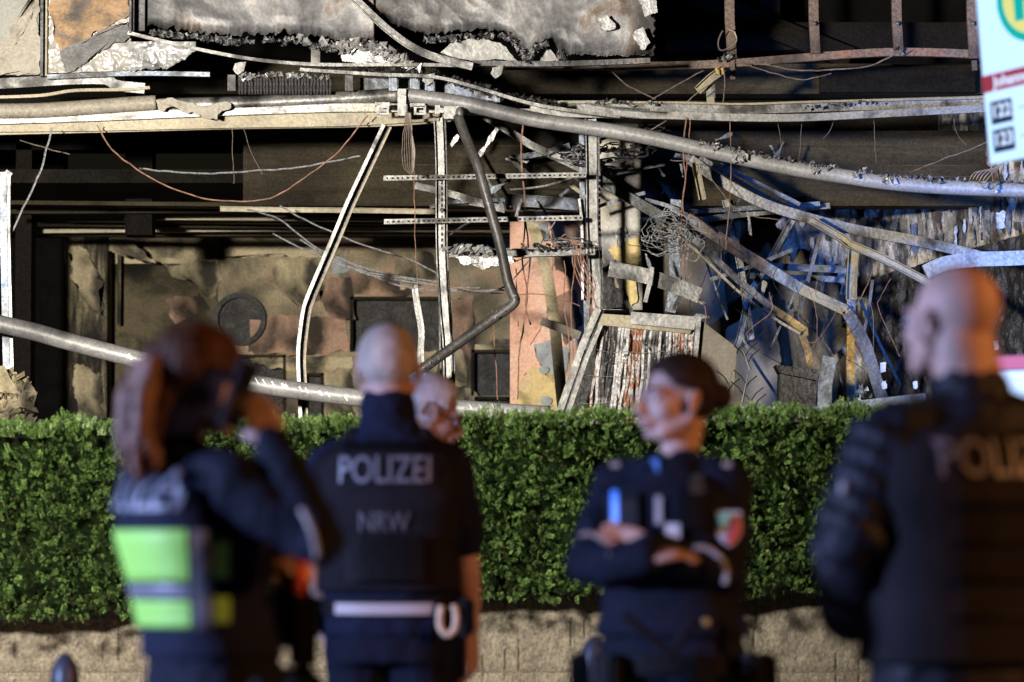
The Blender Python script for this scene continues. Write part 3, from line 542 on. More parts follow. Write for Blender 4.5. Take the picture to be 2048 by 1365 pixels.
for i, x in enumerate([258, 292, 300, 512, 527, 545, 565, 572, 600, 612, 640, 655, 690, 940, 960, 985]):
    yb = 728 + (x-310)*0.19 if x < 700 else 818
    patch('scratch', [(x-3, yb-9), (x, yb-10), (x+6, yb+1), (x+4, yb+2)], 24.935, 0.004, MT['foil'], gp, amp=1, step=4, seed=i)
bp_ = thing('bent_pipe', P(1000, 600, 25.2), 'dark sooty pipe bent sharply into an elbow, hanging from the clamp', 'pipe')
MB().tube(smooth_pts([P(916, 232, 25.35), P(930, 270, 25.3), P(955, 330, 25.2)], 4) + smooth_pts([P(975, 400, 25.2), P(1000, 490, 25.2), P(1015, 560, 25.2), P(1026, 590, 25.2), P(1030, 602, 25.2), P(1020, 614, 25.2), P(985, 638, 25.2)], 4) + [P(900, 699, 25.15), P(828, 750, 25.1), P(770, 792, 25.1)], 0.034, 14,).build('tube', MT['pipe_dark'], bp_, smooth=True)
crumbs('ash_flecks', [(1030, 590), (985, 640), (900, 700), (840, 742)], 25.1, 90, 4, 0.008, MT['foil'], bp_, 12)
# the clamp in the middle
cl2 = thing('pipe_clamp', P(830, 240, 25.4), 'white metal clamp assembly with square buckles where the pipes meet', 'clamp')
for (x0, x1, y0, y1, d) in [(795, 812, 178, 232, 25.40), (750, 780, 205, 212, 25.42), (820, 850, 207, 214, 25.42)]:
    mb = MB(); box_px(mb, x0, x1, y0, y1, d, 0.1); mb.build('clamp_plate', MT['steel_bright'], cl2)
for (x0, x1, y0, y1) in [(753, 778, 212, 230), (828, 852, 212, 230)]:
    mb = MB()
    for q in [(x0, x1, y0, y0+4), (x0, x1, y1-4, y1), (x0, x0+5, y0+4, y1-4), (x1-5, x1, y0+4, y1-4)]: box_px(mb, *q, 25.42, 0.03)
    mb.build('buckle', MT['steel_bright'], cl2)
mb = MB(); box_px(mb, 870, 880, 211, 228, 25.45, 0.05); box_px(mb, 888, 918, 213, 238, 25.36, 0.12); mb.build('end_block', MT['steel_bright'], cl2)
MB().sphere(P(919, 228, 25.36), (0.03, 0.05, 0.045)).build('pipe_cap', MT['steel'], cl2, smooth=True)
# ladder frame upper right
lf = thing('ladder_frame', P(1600, 120, 26.4), 'rusty steel ladder frame hanging across the upper right, its bottom bar bowed', 'steel frame')
strip('bottom_bar', [(1000, 132), (1200, 133), (1350, 132), (1470, 127), (1600, 117), (1720, 108), (1800, 105), (1900, 107), (1990, 112), (2080, 116)], 26.4, 0.055, 0.05, MT['steel_rust'], parent=lf, kind='rect')
for x0, x1, y1 in ((1458, 1464, 160), (1626, 1631, 108), (1792, 1797, 100), (1942, 1948, 142)):
    strip('upright', [(x0, -50), (x0+1, 40), (x1, min(y1, 118))], 26.34, 0.066, 0.045, MT['steel_rust'], parent=lf, k=0, kind='U', flip=True)
    if y1 > 130: strip('upright_stub', [(x1, 122), (x1+1, y1)], 26.36, 0.035, 0.04, MT['steel_rust'], parent=lf, k=0)
    if x0 != 1458: MB().sphere(P(x1-2, 47, 26.28), 0.016, 8, 6).build('bolt', MT['steel'], lf)
crumbs('melted_knot', [(1440, 118), (1462, 112)], 26.3, 60, 5, 0.018, MT['ash'], lf, 13)
crumbs('melted_knot', [(1790, 100), (1806, 97)], 26.3, 24, 3, 0.014, MT['ash'], lf, 14)
tb = thing('hanging_bracket', P(1425, 150, 26.2), 'short yellow-ended bracket hanging under the ladder frame', 'bracket')
strip('arm', [(1395, 182), (1420, 158), (1448, 138)], 26.2, 0.06, 0.04, MT['steel_cream'], parent=tb, kind='U', k=0)
for x in (1432, 1444): strip('clip', [(x, 137), (x+2, 150)], 26.1, 0.018, 0.05, MT['gold'], parent=tb, k=0)
strip('hanger', [(1421, 170), (1422, 212)], 26.25, 0.06, 0.02, MT['steel'], parent=tb, k=0)
strip('foot', [(1421, 195), (1422, 214)], 26.1, 0.05, 0.03, MT['steel_cream'], parent=tb, k=0)
# posts
def slotted(o, x, y0, y1, D, dx=0):
    y = y0; i = 0
    while y < y1:
        mb = MB(); box_px(mb, x+dx*(y-y0), x+3.2+dx*(y-y0), y, y+7, D, 0.004); mb.build('slot', MT['void'], o); y += 11.5
p1 = thing('slotted_post', P(893, 830, 25.75), 'pale upright steel post with a slotted edge left of the bent pipe', 'post')
strip('flange', [(876, 236), (880, 330), (881, 500), (888, 620), (895, 700), (897, 850)], 25.75, 0.060, 0.05, MT['steel_bright'], parent=p1, kind='U', k=4)
strip('return_lip', [(889, 240), (892, 350), (893, 500), (900, 620), (907, 700), (908, 850)], 25.79, 0.018, 0.06, MT['steel_dark'], parent=p1, k=4)
slotted(p1, 882.5, 362, 500, 25.715)
for x, y in ((884, 356), (884, 420)): MB().sphere(P(x, y, 25.70), 0.014, 8, 6).build('bolt', MT['steel'], p1)
p2 = thing('slotted_post', P(1184, 620, 25.85), 'pale upright steel post with a slotted edge at the white scorched casing', 'post')
strip('flange', [(1181, 238), (1183, 330), (1184, 450), (1190, 560), (1188, 620)], 25.85, 0.075, 0.05, MT['steel_bright'], parent=p2, kind='U', k=4)
strip('return_lip', [(1196, 270), (1198, 350), (1199, 450), (1204, 560), (1203, 620)], 25.87, 0.016, 0.06, MT['steel_dark'], parent=p2, k=4)
slotted(p2, 1197, 352, 470, 25.82)
p3 = thing('white_post', P(1165, 690, 26.1), 'white and blue-shaded post just left of the slotted post at the casing', 'post')
strip('face', [(1163, 262), (1164, 350), (1166, 480), (1172, 600), (1174, 700)], 26.1, 0.035, 0.05, MT['steel_blue'], parent=p3, k=4)
strip('edge', [(1158, 398), (1163, 440), (1165, 500), (1165, 600)], 26.02, 0.016, 0.02, MT['foil'], parent=p3, k=4)
# bent U channel left, curled strip, left edge post
c1 = thing('bent_channel', P(600, 840, 25.6), 'tall buckled channel, bright on its left side and black inside, left of the blond officer', 'channel')
cp_ = [(768, 250), (735, 320), (695, 405), (668, 470), (640, 535), (617, 590), (606, 625), (597, 700), (598, 760), (602, 850)]
strip('lit_flange', cp_, 25.6, 0.024, 0.06, MT['steel_bright'], parent=c1, k=4)  # light from the left put into the materials: bright flange, dark web
strip('shaded_web', [(x+8, y+3) for x, y in cp_], 25.66, 0.030, 0.01, MT['steel_dark'], parent=c1, k=4)
strip('back_lip', [(x+14, y+5) for x, y in cp_], 25.62, 0.012, 0.03, MT['steel_cream'], parent=c1, k=4)
c2 = thing('curled_strip', P(840, 770, 25.4), 'curled bright metal strip standing behind the blond officer', 'metal strip')
strip('inner_edge', [(832, 572), (838, 610), (846, 660), (845, 710), (850, 755), (862, 790)], 25.4, 0.018, 0.03, MT['steel_bright'], parent=c2)
strip('outer_edge', [(827, 578), (832, 615), (840, 665), (838, 715), (843, 757), (856, 792)], 25.42, 0.022, 0.012, MT['steel'], parent=c2)
mb = MB(); mb.sphere(P(832, 575, 25.4), (0.02, 0.02, 0.02), 8, 6); mb.build('curl_tip', MT['foil'], c2)
bar('thin_rod', [(874, 535), (879, 610), (880, 700), (884, 790)], 25.5, 0.012, 0.012, 'steel_dark', 'thin dark rod standing along the left of the slotted post', 'rod')
c3 = thing('edge_post', P(16, 740, 25.3), 'blue-shaded pale post standing at the left edge above the rubble', 'post')
strip('face', [(8, 345), (8, 450), (10, 560), (14, 740)], 25.3, 0.045, 0.05, MT['steel_blue'], parent=c3, k=4)
strip('side', [(19, 345), (18, 450), (20, 560), (25, 740)], 25.32, 0.02, 0.05, MT['steel_bright'], parent=c3, k=4)
strip('torn_tab', [(12, 342), (24, 350)], 25.25, 0.02, 0.02, MT['steel'], parent=c3, k=0)
# perforated strips
def perforated(x0, x1, y0, y1, D, label):
    o = thing('perforated_strip', P((x0+x1)/2, y1, D), label, 'metal strip')
    strip('band', [(x0, y0), (x1, y1)], D, 0.034, 0.004, MT['steel'], parent=o, k=0)
    n = int((x1-x0)/10)
    for i in range(n):
        t = (i+0.6)/n; x = x0+(x1-x0)*t; y = y0+(y1-y0)*t; w_ = 5 if i % 3 else 2.5
        mb = MB(); box_px(mb, x, x+w_, y-1.6, y+1.6, D-0.006, 0.003); mb.build('slot', MT['void'], o)
perforated(767, 1172, 357, 350, 25.65, 'upper perforated metal strip crossing the two slotted posts')
perforated(768, 1163, 444, 436, 25.65, 'lower perforated metal strip crossing the two slotted posts')
# channel with debris between the posts
ch = thing('debris_channel', P(1050, 515, 25.6), 'short horizontal channel between the posts heaped with white ash', 'channel')
strip('channel', [(898, 508), (1000, 507), (1110, 505), (1190, 502)], 25.6, 0.055, 0.08, MT['steel'], parent=ch, kind='U')
crumbs('ash_heap', [(900, 500), (930, 499), (980, 500)], 25.55, 160, 3.5, 0.024, MT['foil'], ch, 15)
crumbs('ash_heap', [(1040, 498), (1120, 494), (1190, 492)], 25.55, 120, 2.5, 0.02, MT['ash'], ch, 16)
patch('foil_rag', [(908, 515), (1000, 516), (1040, 520), (1010, 528), (985, 532), (965, 540), (945, 530), (920, 526)], 25.54, 0.008, MT['foil'], ch, amp=5, step=4, seed=111)
# diagonals
bar('diagonal_strut', [(970, 234), (1060, 290), (1150, 336), (1230, 382), (1330, 442), (1430, 510), (1520, 580), (1590, 642), (1612, 662)], 26.6, 0.06, 0.05, 'steel', 'long diagonal strut falling from the clamp to the right', 'strut', kind='U', k=4) if 0 else None
d1 = thing('diagonal_strut', P(1150, 336, 26.5), 'pale diagonal strut falling right from the clamp to the white casing', 'strut')
strip('upper_length', [(968, 232), (1060, 290), (1165, 340)], 26.5, 0.05, 0.04, MT['steel'], parent=d1, k=0)
strip('burnt_length', [(1165, 340), (1250, 392), (1330, 438)], 26.5, 0.07, 0.05, MT['steel_dark'], parent=d1, k=0)
d2 = thing('folded_channel', P(1560, 640, 26.8), 'long dark channel falling right and folding down at a yellow kink', 'channel')
strip('dark_length', [(1320, 430), (1400, 490), (1480, 565), (1545, 618)], 26.8, 0.045, 0.06, MT['steel_dark'], parent=d2, k=0)
strip('pale_edge', [(1310, 440), (1390, 500), (1470, 578), (1540, 632), (1600, 668)], 26.74, 0.018, 0.03, MT['steel_cream'], parent=d2, k=3)
strip('yellow_length', [(1545, 618), (1610, 662), (1604, 672), (1615, 700), (1622, 740)], 26.8, 0.05, 0.04, MT['gold'], parent=d2, k=2)
d3 = thing('diagonal_channel', P(1560, 560, 27.0), 'broad brown and blue diagonal channel ending at the upright post', 'channel')
strip('brown_length', [(1370, 430), (1460, 492), (1530, 535)], 27.0, 0.085, 0.05, MT['steel_rust'], parent=d3, k=0)
strip('blue_length', [(1530, 535), (1600, 578)], 26.99, 0.08, 0.05, MT['steel_blue'], parent=d3, k=0)
strip('pale_length', [(1600, 578), (1650, 602), (1692, 622)], 27.0, 0.075, 0.05, MT['steel_cream'], parent=d3, k=0)
strip('lower_length', [(1692, 622), (1712, 665), (1735, 715), (1762, 800)], 27.0, 0.06, 0.05, MT['gold'], parent=d3, k=3)
bar('wide_strut', [(1695, 625), (1730, 690), (1752, 760), (1765, 800)], 26.8, 0.085, 0.02, 'steel_dark', 'dark twisted strut leaning right of the upright post', 'strut', k=4)
d4 = thing('upright_channel', P(1705, 830, 27.1), 'upright channel with cream top and blue lower part standing right of centre', 'post')
strip('cream_length', [(1708, 488), (1703, 560), (1702, 600)], 27.1, 0.075, 0.05, MT['steel_cream'], parent=d4, k=0, kind='U')
strip('blue_length', [(1702, 600), (1702, 650)], 27.1, 0.06, 0.05, MT['steel_blue'], parent=d4, k=0)
strip('lower_length', [(1702, 650), (1700, 720), (1702, 850)], 27.1, 0.055, 0.05, MT['gold'], parent=d4, k=0)
bar('fallen_channel', [(1380, 320), (1440, 362), (1520, 405), (1600, 432), (1700, 458), (1850, 486), (1985, 520)], 26.4, 0.07, 0.04, 'steel', 'long grey channel falling across the right toward the far edge', 'channel', k=4)
bar('fallen_channel', [(1620, 440), (1685, 478), (1700, 490), (1760, 515), (1850, 562), (1930, 600)], 26.2, 0.055, 0.06, 'steel_cream', 'cream double-edged channel running down behind the bald officer', 'channel', k=3, kind='U')
bar('fallen_rail', [(1400, 315), (1480, 365), (1560, 408), (1610, 425)], 26.9, 0.03, 0.03, 'steel_dark', 'dark thin rail above the long grey channel', 'rail')
bar('fallen_rail', [(1440, 330), (1530, 375), (1600, 410)], 27.1, 0.03, 0.02, 'steel_blue', 'thin bluish rail beside the dark one', 'rail')
bar('hanging_tube', [(1390, 325), (1398, 365), (1405, 400)], 26.0, 0.05, 0.05, 'steel_cream', 'short square tube hanging open-ended below the thick drooping pipe', 'tube', k=0, kind='U')
tn = bar('curved_duct', [(1850, 545), (1890, 528), (1950, 520), (2010, 518), (2100, 514)], 24.9, 0.095, 0.05, 'steel_bright', 'curved white duct above the bald head at the right edge', 'duct')
for i, (pts, w_, m, lab) in enumerate([
    ([(1375, 424), (1480, 418), (1640, 408)], .03, 'steel_blue', 'thin blue rail running level behind the wire tangle'),
    ([(1388, 442), (1500, 428), (1660, 412)], .04, 'steel', 'pale rail just under the thin blue rail'),
    ([(1500, 530), (1600, 536), (1690, 540)], .05, 'steel_blue', 'level blue-grey rail left of the upright channel'),
    ([(1500, 552), (1600, 556), (1690, 560)], .04, 'steel_blue', 'lower level blue-grey rail left of the upright channel'),
    ([(1450, 400), (1470, 480), (1485, 560), (1494, 620), (1502, 680)], .05, 'steel', 'leaning grey upright behind the folded channel'),
    ([(1585, 440), (1545, 510), (1500, 590), (1478, 680), (1455, 740), (1446, 800)], .045, 'steel_blue', 'thin perforated brace leaning left behind the folded channel'),
    ([(1700, 690), (1660, 730), (1640, 760)], .05, 'coat_board', 'short board leaning on the upright channel near the hedge'),
    ([(830, 372), (900, 388), (965, 408), (1010, 420)], .05, 'steel', 'pale strip falling behind the first slotted post'),
    ([(940, 405), (1000, 414), (1150, 418), (1250, 422)], .04, 'steel', 'dull strip lying level behind the posts'),
    ([(860, 415), (900, 405), (1010, 400)], .025, 'steel_blue', 'thin blue strip behind the first post'),
    ([(1012, 400), (1080, 404), (1158, 410)], .085, 'steel_blue', 'broad blue panel strip between the posts'),
    ([(1015, 318), (1080, 308), (1140, 292)], .04, 'steel_blue', 'pale-ended blue bar above the perforated strips'),
    ([(440, 418), (560, 420), (690, 421), (880, 424)], .035, 'steel_cream', 'long level rail at the edge of the slatted ceiling'),
    ([(1280, 300), (1275, 360), (1320, 420)], .06, 'steel_dark', 'charred strut behind the thick drooping pipe'),
    ([(1310, 340), (1345, 395), (1375, 420)], .05, 'steel_dark', 'black bent strut above the wire tangle'),
    ]):
    bar('loose_rail' if i != 6 else 'loose_board', pts, 27.4 + 0.13*(i % 5), w_, 0.03, m, lab, 'rail' if i != 6 else 'board', k=3, kind='U' if i % 3 else 'L')
bar('leaning_board', [(1052, 400), (1062, 440), (1092, 540), (1108, 640), (1118, 740), (1128, 840)], 28.8, 0.085, 0.03, 'plaster_beige', 'long pale plank leaning against the salmon painted pier', 'plank', k=3)
bar('cross_board', [(1082, 642), (1115, 655), (1160, 672)], 28.5, 0.06, 0.03, 'coat_board', 'short grey board crossing the pale plank', 'board', k=0)
bar('broken_lath', [(1218, 538), (1290, 552), (1350, 572), (1400, 592)], 25.3, 0.10, 0.02, 'steel', 'broad bent sheet-metal strip jutting right above the coil unit', 'metal strip', kind='L')
bar('small_upright', [(1304, 535), (1298, 572), (1290, 605)], 25.2, 0.028, 0.03, 'steel_bright', 'small upright stub crossing the broad bent strip', 'metal strip', k=0)
bar('blue_strut', [(1352, 400), (1346, 480), (1350, 560), (1340, 625)], 26.8, 0.075, 0.03, 'steel_blue', 'dark blue upright behind the wire tangle', 'strut', k=2)
# white scorched casing
wc = thing('scorched_casing', P(1240, 615, 27.0), 'tall white casing with burnt-off yellow and black lower part behind the second post', 'casing')
mb = MB(); box_px(mb, 1200, 1284, 250, 620, 27.0, 0.35); mb.build('front_sheet', MT['column_white'], wc)
for i in range(31):
    y = 402 + i*3.9; mb = MB(); box_px(mb, 1280.5, 1284.5, y, y+2, 26.985, 0.01); mb.build('edge_slot', MT['void'], wc)
for i, (pts, m) in enumerate([([(1203, 540), (1230, 520), (1262, 540), (1275, 600), (1250, 618), (1203, 618)], 'char'), ([(1215, 500), (1240, 478), (1280, 470), (1283, 520), (1262, 540), (1235, 520)], 'plaster_yellow'),
     ([(1225, 465), (1250, 455), (1262, 480), (1240, 495)], 'foil'), ([(1245, 560), (1270, 555), (1275, 600), (1262, 612), (1250, 585)], 'plaster_yellow')]):
    patch('burnt_patch', pts, 26.98-0.004*i, 0.01, MT[m], wc, amp=5, step=5, seed=120+i)
bar('casing_cap', [(1205, 252), (1275, 256)], 26.8, 0.04, 0.1, 'column_white', 'small white cap on top of the scorched casing', 'metal strip', k=0)
# burnt coil unit
cu = thing('coil_unit', P(1300, 850, 25.3), 'toppled burnt coil unit with a cream lid and rows of copper tubes hanging open', 'coil unit')
def quad_slab(name, q, d, m, parent, D):
    f = [P(x, y, D if len(t) == 0 else D + t[0]) for x, y, *t in q]; b = [p + Vector((0.0, d, 0)) for p in f]
    return MB().add(f + b, [(0, 1, 2, 3), (7, 6, 5, 4), (0, 4, 5, 1), (1, 5, 6, 2), (2, 6, 7, 3), (3, 7, 4, 0)]).build(name, m, parent)
quad_slab('lid', [(1205, 628), (1392, 640), (1380, 668), (1196, 650)], 0.35, MT['steel_cream'], cu, 25.25)
quad_slab('lid_front', [(1262, 624), (1396, 634), (1388, 660), (1262, 648)], 0.02, MT['steel_bright'], cu, 25.2)
quad_slab('side_panel', [(1396, 636), (1474, 696, .10), (1462, 850, .10), (1378, 850)], 0.02, MT['coat_board'], cu, 25.25)
quad_slab('back_panel', [(1200, 640), (1390, 650), (1376, 850), (1110, 850)], 0.02, MT['char'], cu, 25.75)
strip('corner_post', [(1398, 634), (1378, 850)], 25.22, 0.03, 0.03, MT['steel_bright'], parent=cu, k=0)
for i in range(30):
    t = i/29; x0 = 1202 + 184*t; x1 = 1178 + 200*t; y0 = 652 + 12*t
    pts = []
    for j in range(9):
        s = j/8; wob = 6.5*noise.noise(Vector((i*1.7, s*3, 0)))*(0.25+s); pts.append(P(x0 + (x1-x0)*s + wob, y0 + (848-18*(i*7 % 5 == 0)-y0)*s, 25.3 + 0.09*noise.noise(Vector((i, s*3, 5)))))
    MB().tube(pts, 0.0108, 6, scales=[1+0.3*noise.noise(Vector((i*3, j*1.3, 1))) for j in range(9)]).build('coil_tube', MT[('copper', 'copper_white', 'copper_dark', 'copper_white', 'copper', 'copper_white', 'copper_dark')[(i*3+i//4) % 7]], cu)
for y in (700, 752, 806):
    pts = [P(x, y + 6*noise.noise(Vector((x*.02, y, 0))) + (x-1180)*0.05, 25.25) for x in range(1160, 1385, 18)]
    MB().tube(pts, 0.0018, 5).build('grid_wire', MT['wire_grey'], cu)
crumbs('ash_flecks', [(1200, 690), (1290, 740), (1370, 700)], 25.26, 260, 34, 0.008, MT['foil'], cu, 17)
f1 = thing('tilted_frame', P(1150, 840, 25.3), 'pair of white tilted frame bars leaning against the coil unit', 'frame')
strip('outer_bar', [(1196, 618), (1165, 690), (1110, 850)], 25.25, 0.045, 0.05, MT['steel_bright'], parent=f1, k=0)
strip('sooty_edge', [(1206, 622), (1176, 694), (1122, 850)], 25.28, 0.02, 0.05, MT['steel_dark'], parent=f1, k=0)
strip('inner_bar', [(1202, 650), (1175, 712), (1128, 850)], 25.2, 0.028, 0.04, MT['steel_bright'], parent=f1, k=0)
bx = thing('dark_box', P(1600, 850, 26.0), 'charred box standing behind the hedge, dark lid tilted', 'box')
quad_slab('lid', [(1552, 730), (1636, 740), (1636, 762), (1560, 746)], 0.3, MT['char'], bx, 26.0)
quad_slab('front', [(1560, 748), (1634, 764), (1630, 850), (1556, 850)], 0.25, MT['char'], bx, 26.05)
sp1 = bar('standing_plate', [(1660, 714), (1650, 770), (1648, 850)], 25.6, 0.095, 0.01, 'steel_blue', 'upright blue-white metal plate standing behind the hedge', 'plate', k=0)
bar('base_rail', [(1440, 838), (1600, 826), (1760, 806), (1850, 796)], 25.4, 0.06, 0.1, 'steel_blue', 'pale rail lying just above the hedge at right', 'rail', k=0)
crumbs_o = crumbs('wire_wool', [(1715, 782), (1730, 785)], 25.9, 90, 7, 0.02, MT['steel_blue'], None, 18); tag(crumbs_o, 'small bluish heap of debris beside the standing plate', 'debris')
rub = crumbs('rubble_heap', [(-10, 775), (20, 765), (50, 790), (20, 820), (0, 840), (60, 840)], 25.2, 380, 14, 0.06, MT['plaster_beige'], None, 19); tag(rub, 'broken plaster heaped at the left edge above the hedge', 'rubble')

# ------------------------------------------------------------------ wires
def cable(pts, r, m, label, D=25.9, group=None, name='hanging_wire', k=6, jit=1.2):
    wp = smooth_pts([P(x, y, D) for x, y in pts], k)
    wp = [p + Vector((noise.noise(p*14)*0.006, noise.noise(p*9 + Vector((5, 0, 0)))*0.01, noise.noise(p*14 + Vector((0, 9, 0)))*0.006))*jit for p in wp]
    o = MB().tube(wp, r, 5).build(name, MT[m]); return tag(o, label, 'wire', group)
cable([(104, 255), (92, 305), (70, 370), (35, 440), (0, 515), (-20, 550)], .0075, 'wire_grey', 'ash-coated wire hanging at the far left in front of the dark void', 25.4)
cable([(194, 250), (225, 300), (300, 355), (380, 390), (450, 402), (540, 396), (610, 355), (680, 300), (735, 230)], .005, 'wire_red', 'reddish wire in a deep curve across the upper left', 25.6)
cable([(278, 338), (330, 343), (410, 347), (500, 343), (600, 335), (720, 312)], .006, 'wire_grey', 'ash-coated wire strung almost level across the dark void')
cable([(40, 282), (85, 295), (140, 310)], .004, 'wire', 'short wire at the far upper left of the void')
cable([(464, 255), (466, 320), (468, 368)], .0025, 'wire', 'thin straight wire hanging from the beam left of the concrete', 25.8)
cable([(487, 255), (500, 300), (525, 350)], .0025, 'wire', 'thin slanted wire beside the straight hanging one', 25.8)
nets = [([(495, 420), (560, 440), (640, 500), (760, 545), (880, 565)], 'uppermost wire fanning right over the slatted ceiling'), ([(560, 412), (640, 455), (740, 495), (820, 520), (882, 552)], 'second wire of the fan ending at the slotted post'),
        ([(545, 468), (620, 505), (740, 550), (900, 575), (960, 575)], 'third wire of the fan passing behind the post'), ([(600, 480), (700, 535), (820, 560), (960, 585), (1030, 555), (1110, 445)], 'lowest wire of the fan rising again to the right'),
        ([(690, 520), (790, 570), (900, 582), (1010, 580)], 'short wire low in the fan')]
for pts, lab in nets: cable(pts, .006, 'wire_grey', lab, 27.2, 'wires fanning over the ceiling slats')
cable([(900, 575), (1000, 588), (1090, 590), (1160, 612)], .004, 'wire_red', 'reddish wire crossing the salmon pier', 27.0)
cable([(828, 300), (829, 400), (831, 500), (834, 560), (838, 640)], .003, 'wire_red', 'thin red vertical wire left of the slotted post', 25.55)
for i in range(6):
    x = 806 + i*3.5; cable([(812+i, 228), (x, 270), (x-2+i, 310), (x+4, 340), (826, 345-3*i), (829-i, 300), (818+i, 240)], .003, 'wire', 'loop of thin wire hanging below the clamp', 25.3, 'wire loops below the clamp')
rs = [([(1047, 240), (1042, 300), (1046, 360), (1050, 440), (1045, 520), (1055, 600), (1040, 700), (1036, 800)], 'ropey rusted wire hanging between the posts'), ([(1050, 440), (1060, 520), (1052, 600), (1062, 650)], 'second rusted wire twisted beside the ropey one'),
      ([(985, 620), (990, 700), (995, 800)], 'fine reddish wire in front of the dark door panel'), ([(1110, 480), (1130, 530), (1128, 600), (1140, 700), (1135, 800)], 'rusted wire in front of the salmon pier'),
      ([(1150, 520), (1142, 620), (1150, 740)], 'rusted wire at the right side of the salmon pier')]
for pts, lab in rs: cable(pts, .006 if 'ropey' in lab else .004, 'wire_red', lab, 25.9)
for i in range(6):
    x = 1146 + (i*5 % 7)*4; cable([(1120 + 6*i, 478 + i), (1145+3*i, 486), (x, 525), (x+14+2*i, 572), (1178+4*(i*3 % 6), 606), (1186+6*i, 640)], .0038, 'wire_red', 'copper wire of the bundle dropping from the ash channel to the coil unit', 25.4, 'copper bundle above the coil unit')
cable([(1372, 235), (1366, 300), (1370, 360), (1362, 440), (1366, 520), (1360, 580)], .005, 'wire_red', 'reddish wire hanging down through the wire tangle', 25.8)
cable([(1380, 240), (1376, 310), (1366, 400), (1374, 470), (1372, 560)], .003, 'wire_red', 'finer reddish wire beside it', 25.8)
cable([(1460, 235), (1462, 330), (1458, 420), (1450, 500)], .003, 'wire_red', 'fine wire hanging from the bowed beam', 25.9)
cable([(1340, 320), (1395, 330), (1440, 380), (1480, 425), (1560, 440)], .0035, 'wire', 'fine wire swept right below the thick pipe', 26.0)
cable([(1470, 125), (1530, 130), (1590, 140), (1660, 140), (1740, 132), (1805, 100)], .005, 'wire', 'wire sagging below the ladder frame bar', 26.2)
cable([(1485, 128), (1540, 145), (1605, 160), (1662, 147)], .004, 'wire', 'shorter wire sagging just under the other one', 26.2)
cable([(1220, 140), (1260, 175), (1312, 198)], .004, 'wire', 'wire slanting down right into a knot behind the facade', 26.6)
cable([(1305, 198), (1350, 172), (1400, 145), (1440, 125)], .004, 'wire', 'wire slanting up right from the knot behind the facade', 26.6)
cable([(1300, 262), (1340, 235), (1390, 190), (1420, 170)], .004, 'wire', 'thin wire rising to the hanging bracket', 26.0)
cable([(1447, 130), (1449, 170), (1446, 205)], .004, 'wire', 'short curled wire under the hanging bracket', 26.0)
cable([(1820, 345), (1880, 322), (1950, 295), (2060, 250)], .004, 'wire', 'fine wire rising toward the bus stop sign', 26.0)
for i, (xa, la, ea) in enumerate(((1556, 60, 8), (1602, 95, -5), (1668, 40, -22), (1748, 88, 4), (1905, 52, 26))): cable([(xa, 238-i*3), (xa+ea*.3, 238+la*.5), (xa+ea, 238+la)], .0018, 'wire', 'hair-thin wire hanging from the bowed beam', 26.1, 'hair-thin wires under the bowed beam')
cable([(1445, 62), (1437, 80), (1440, 100), (1455, 98), (1472, 85), (1470, 65), (1455, 60)], .005, 'wire', 'small wire loop hooked on the first ladder upright', 26.2)
for k_ in range(6): cable([(1965-6*k_, 372), (1985-7*k_, 345), (2010-4*k_, 322+4*k_)], .004, 'wire', 'stiff wire bristling from the thick pipe under the sign', 25.6, 'wires bristling under the sign')
def tangle(name, cx, cy, rx, ry, D, n, r, m, label, seed):
    rr = random.Random(seed); mb = MB()
    for _ in range(n):
        a0 = rr.uniform(0, 6.28); k = rr.uniform(.3, 1.0); e = rr.uniform(.3, 1.1); ox, oy = rr.gauss(0, rx*.32), rr.gauss(0, ry*.32); sw = rr.uniform(1.2, 3.6); ph = rr.uniform(0, 6)
        pts = []
        for j in range(15):
            a = a0 + sw*j/14; q = k*(1+.3*math.sin(2.3*a+ph)+.12*math.sin(7*a)); pts.append(P(cx+ox+rx*q*math.cos(a), cy+oy+ry*q*e*math.sin(a), D + 0.14*math.sin(a*1.3+ph)))
        mb.tube(pts, r*rr.uniform(.6, 1.2), 5)
    return tag(mb.build(name, MT[m]), label, 'wire tangle')
tangle('wire_tangle', 1342, 470, 40, 42, 25.7, 60, .003, 'wire_grey', 'silvery nest of bare wires hanging right of the white casing', 5)
tangle('wire_tangle', 1225, 300, 70, 26, 26.1, 22, .008, 'wire_black', 'black charred cables looped around the top of the casing', 6)
tangle('wire_tangle', 1160, 310, 26, 22, 26.0, 14, .005, 'wire_grey', 'small knot of pale wires beside the second post', 7)
tangle('wire_tangle', 1130, 482, 34, 12, 25.5, 14, .004, 'wire_grey', 'frayed pale wires over the ash channel', 8)
tangle('wire_tangle', 1310, 262, 34, 18, 26.4, 12, .005, 'wire_black', 'dark wire curls under the beam right of the casing', 9)
rr = random.Random(12)
kinds = ['thin bent conduit', 'crooked charred batten', 'twisted soot-black rail', 'buckled narrow profile', 'slender scorched rod']
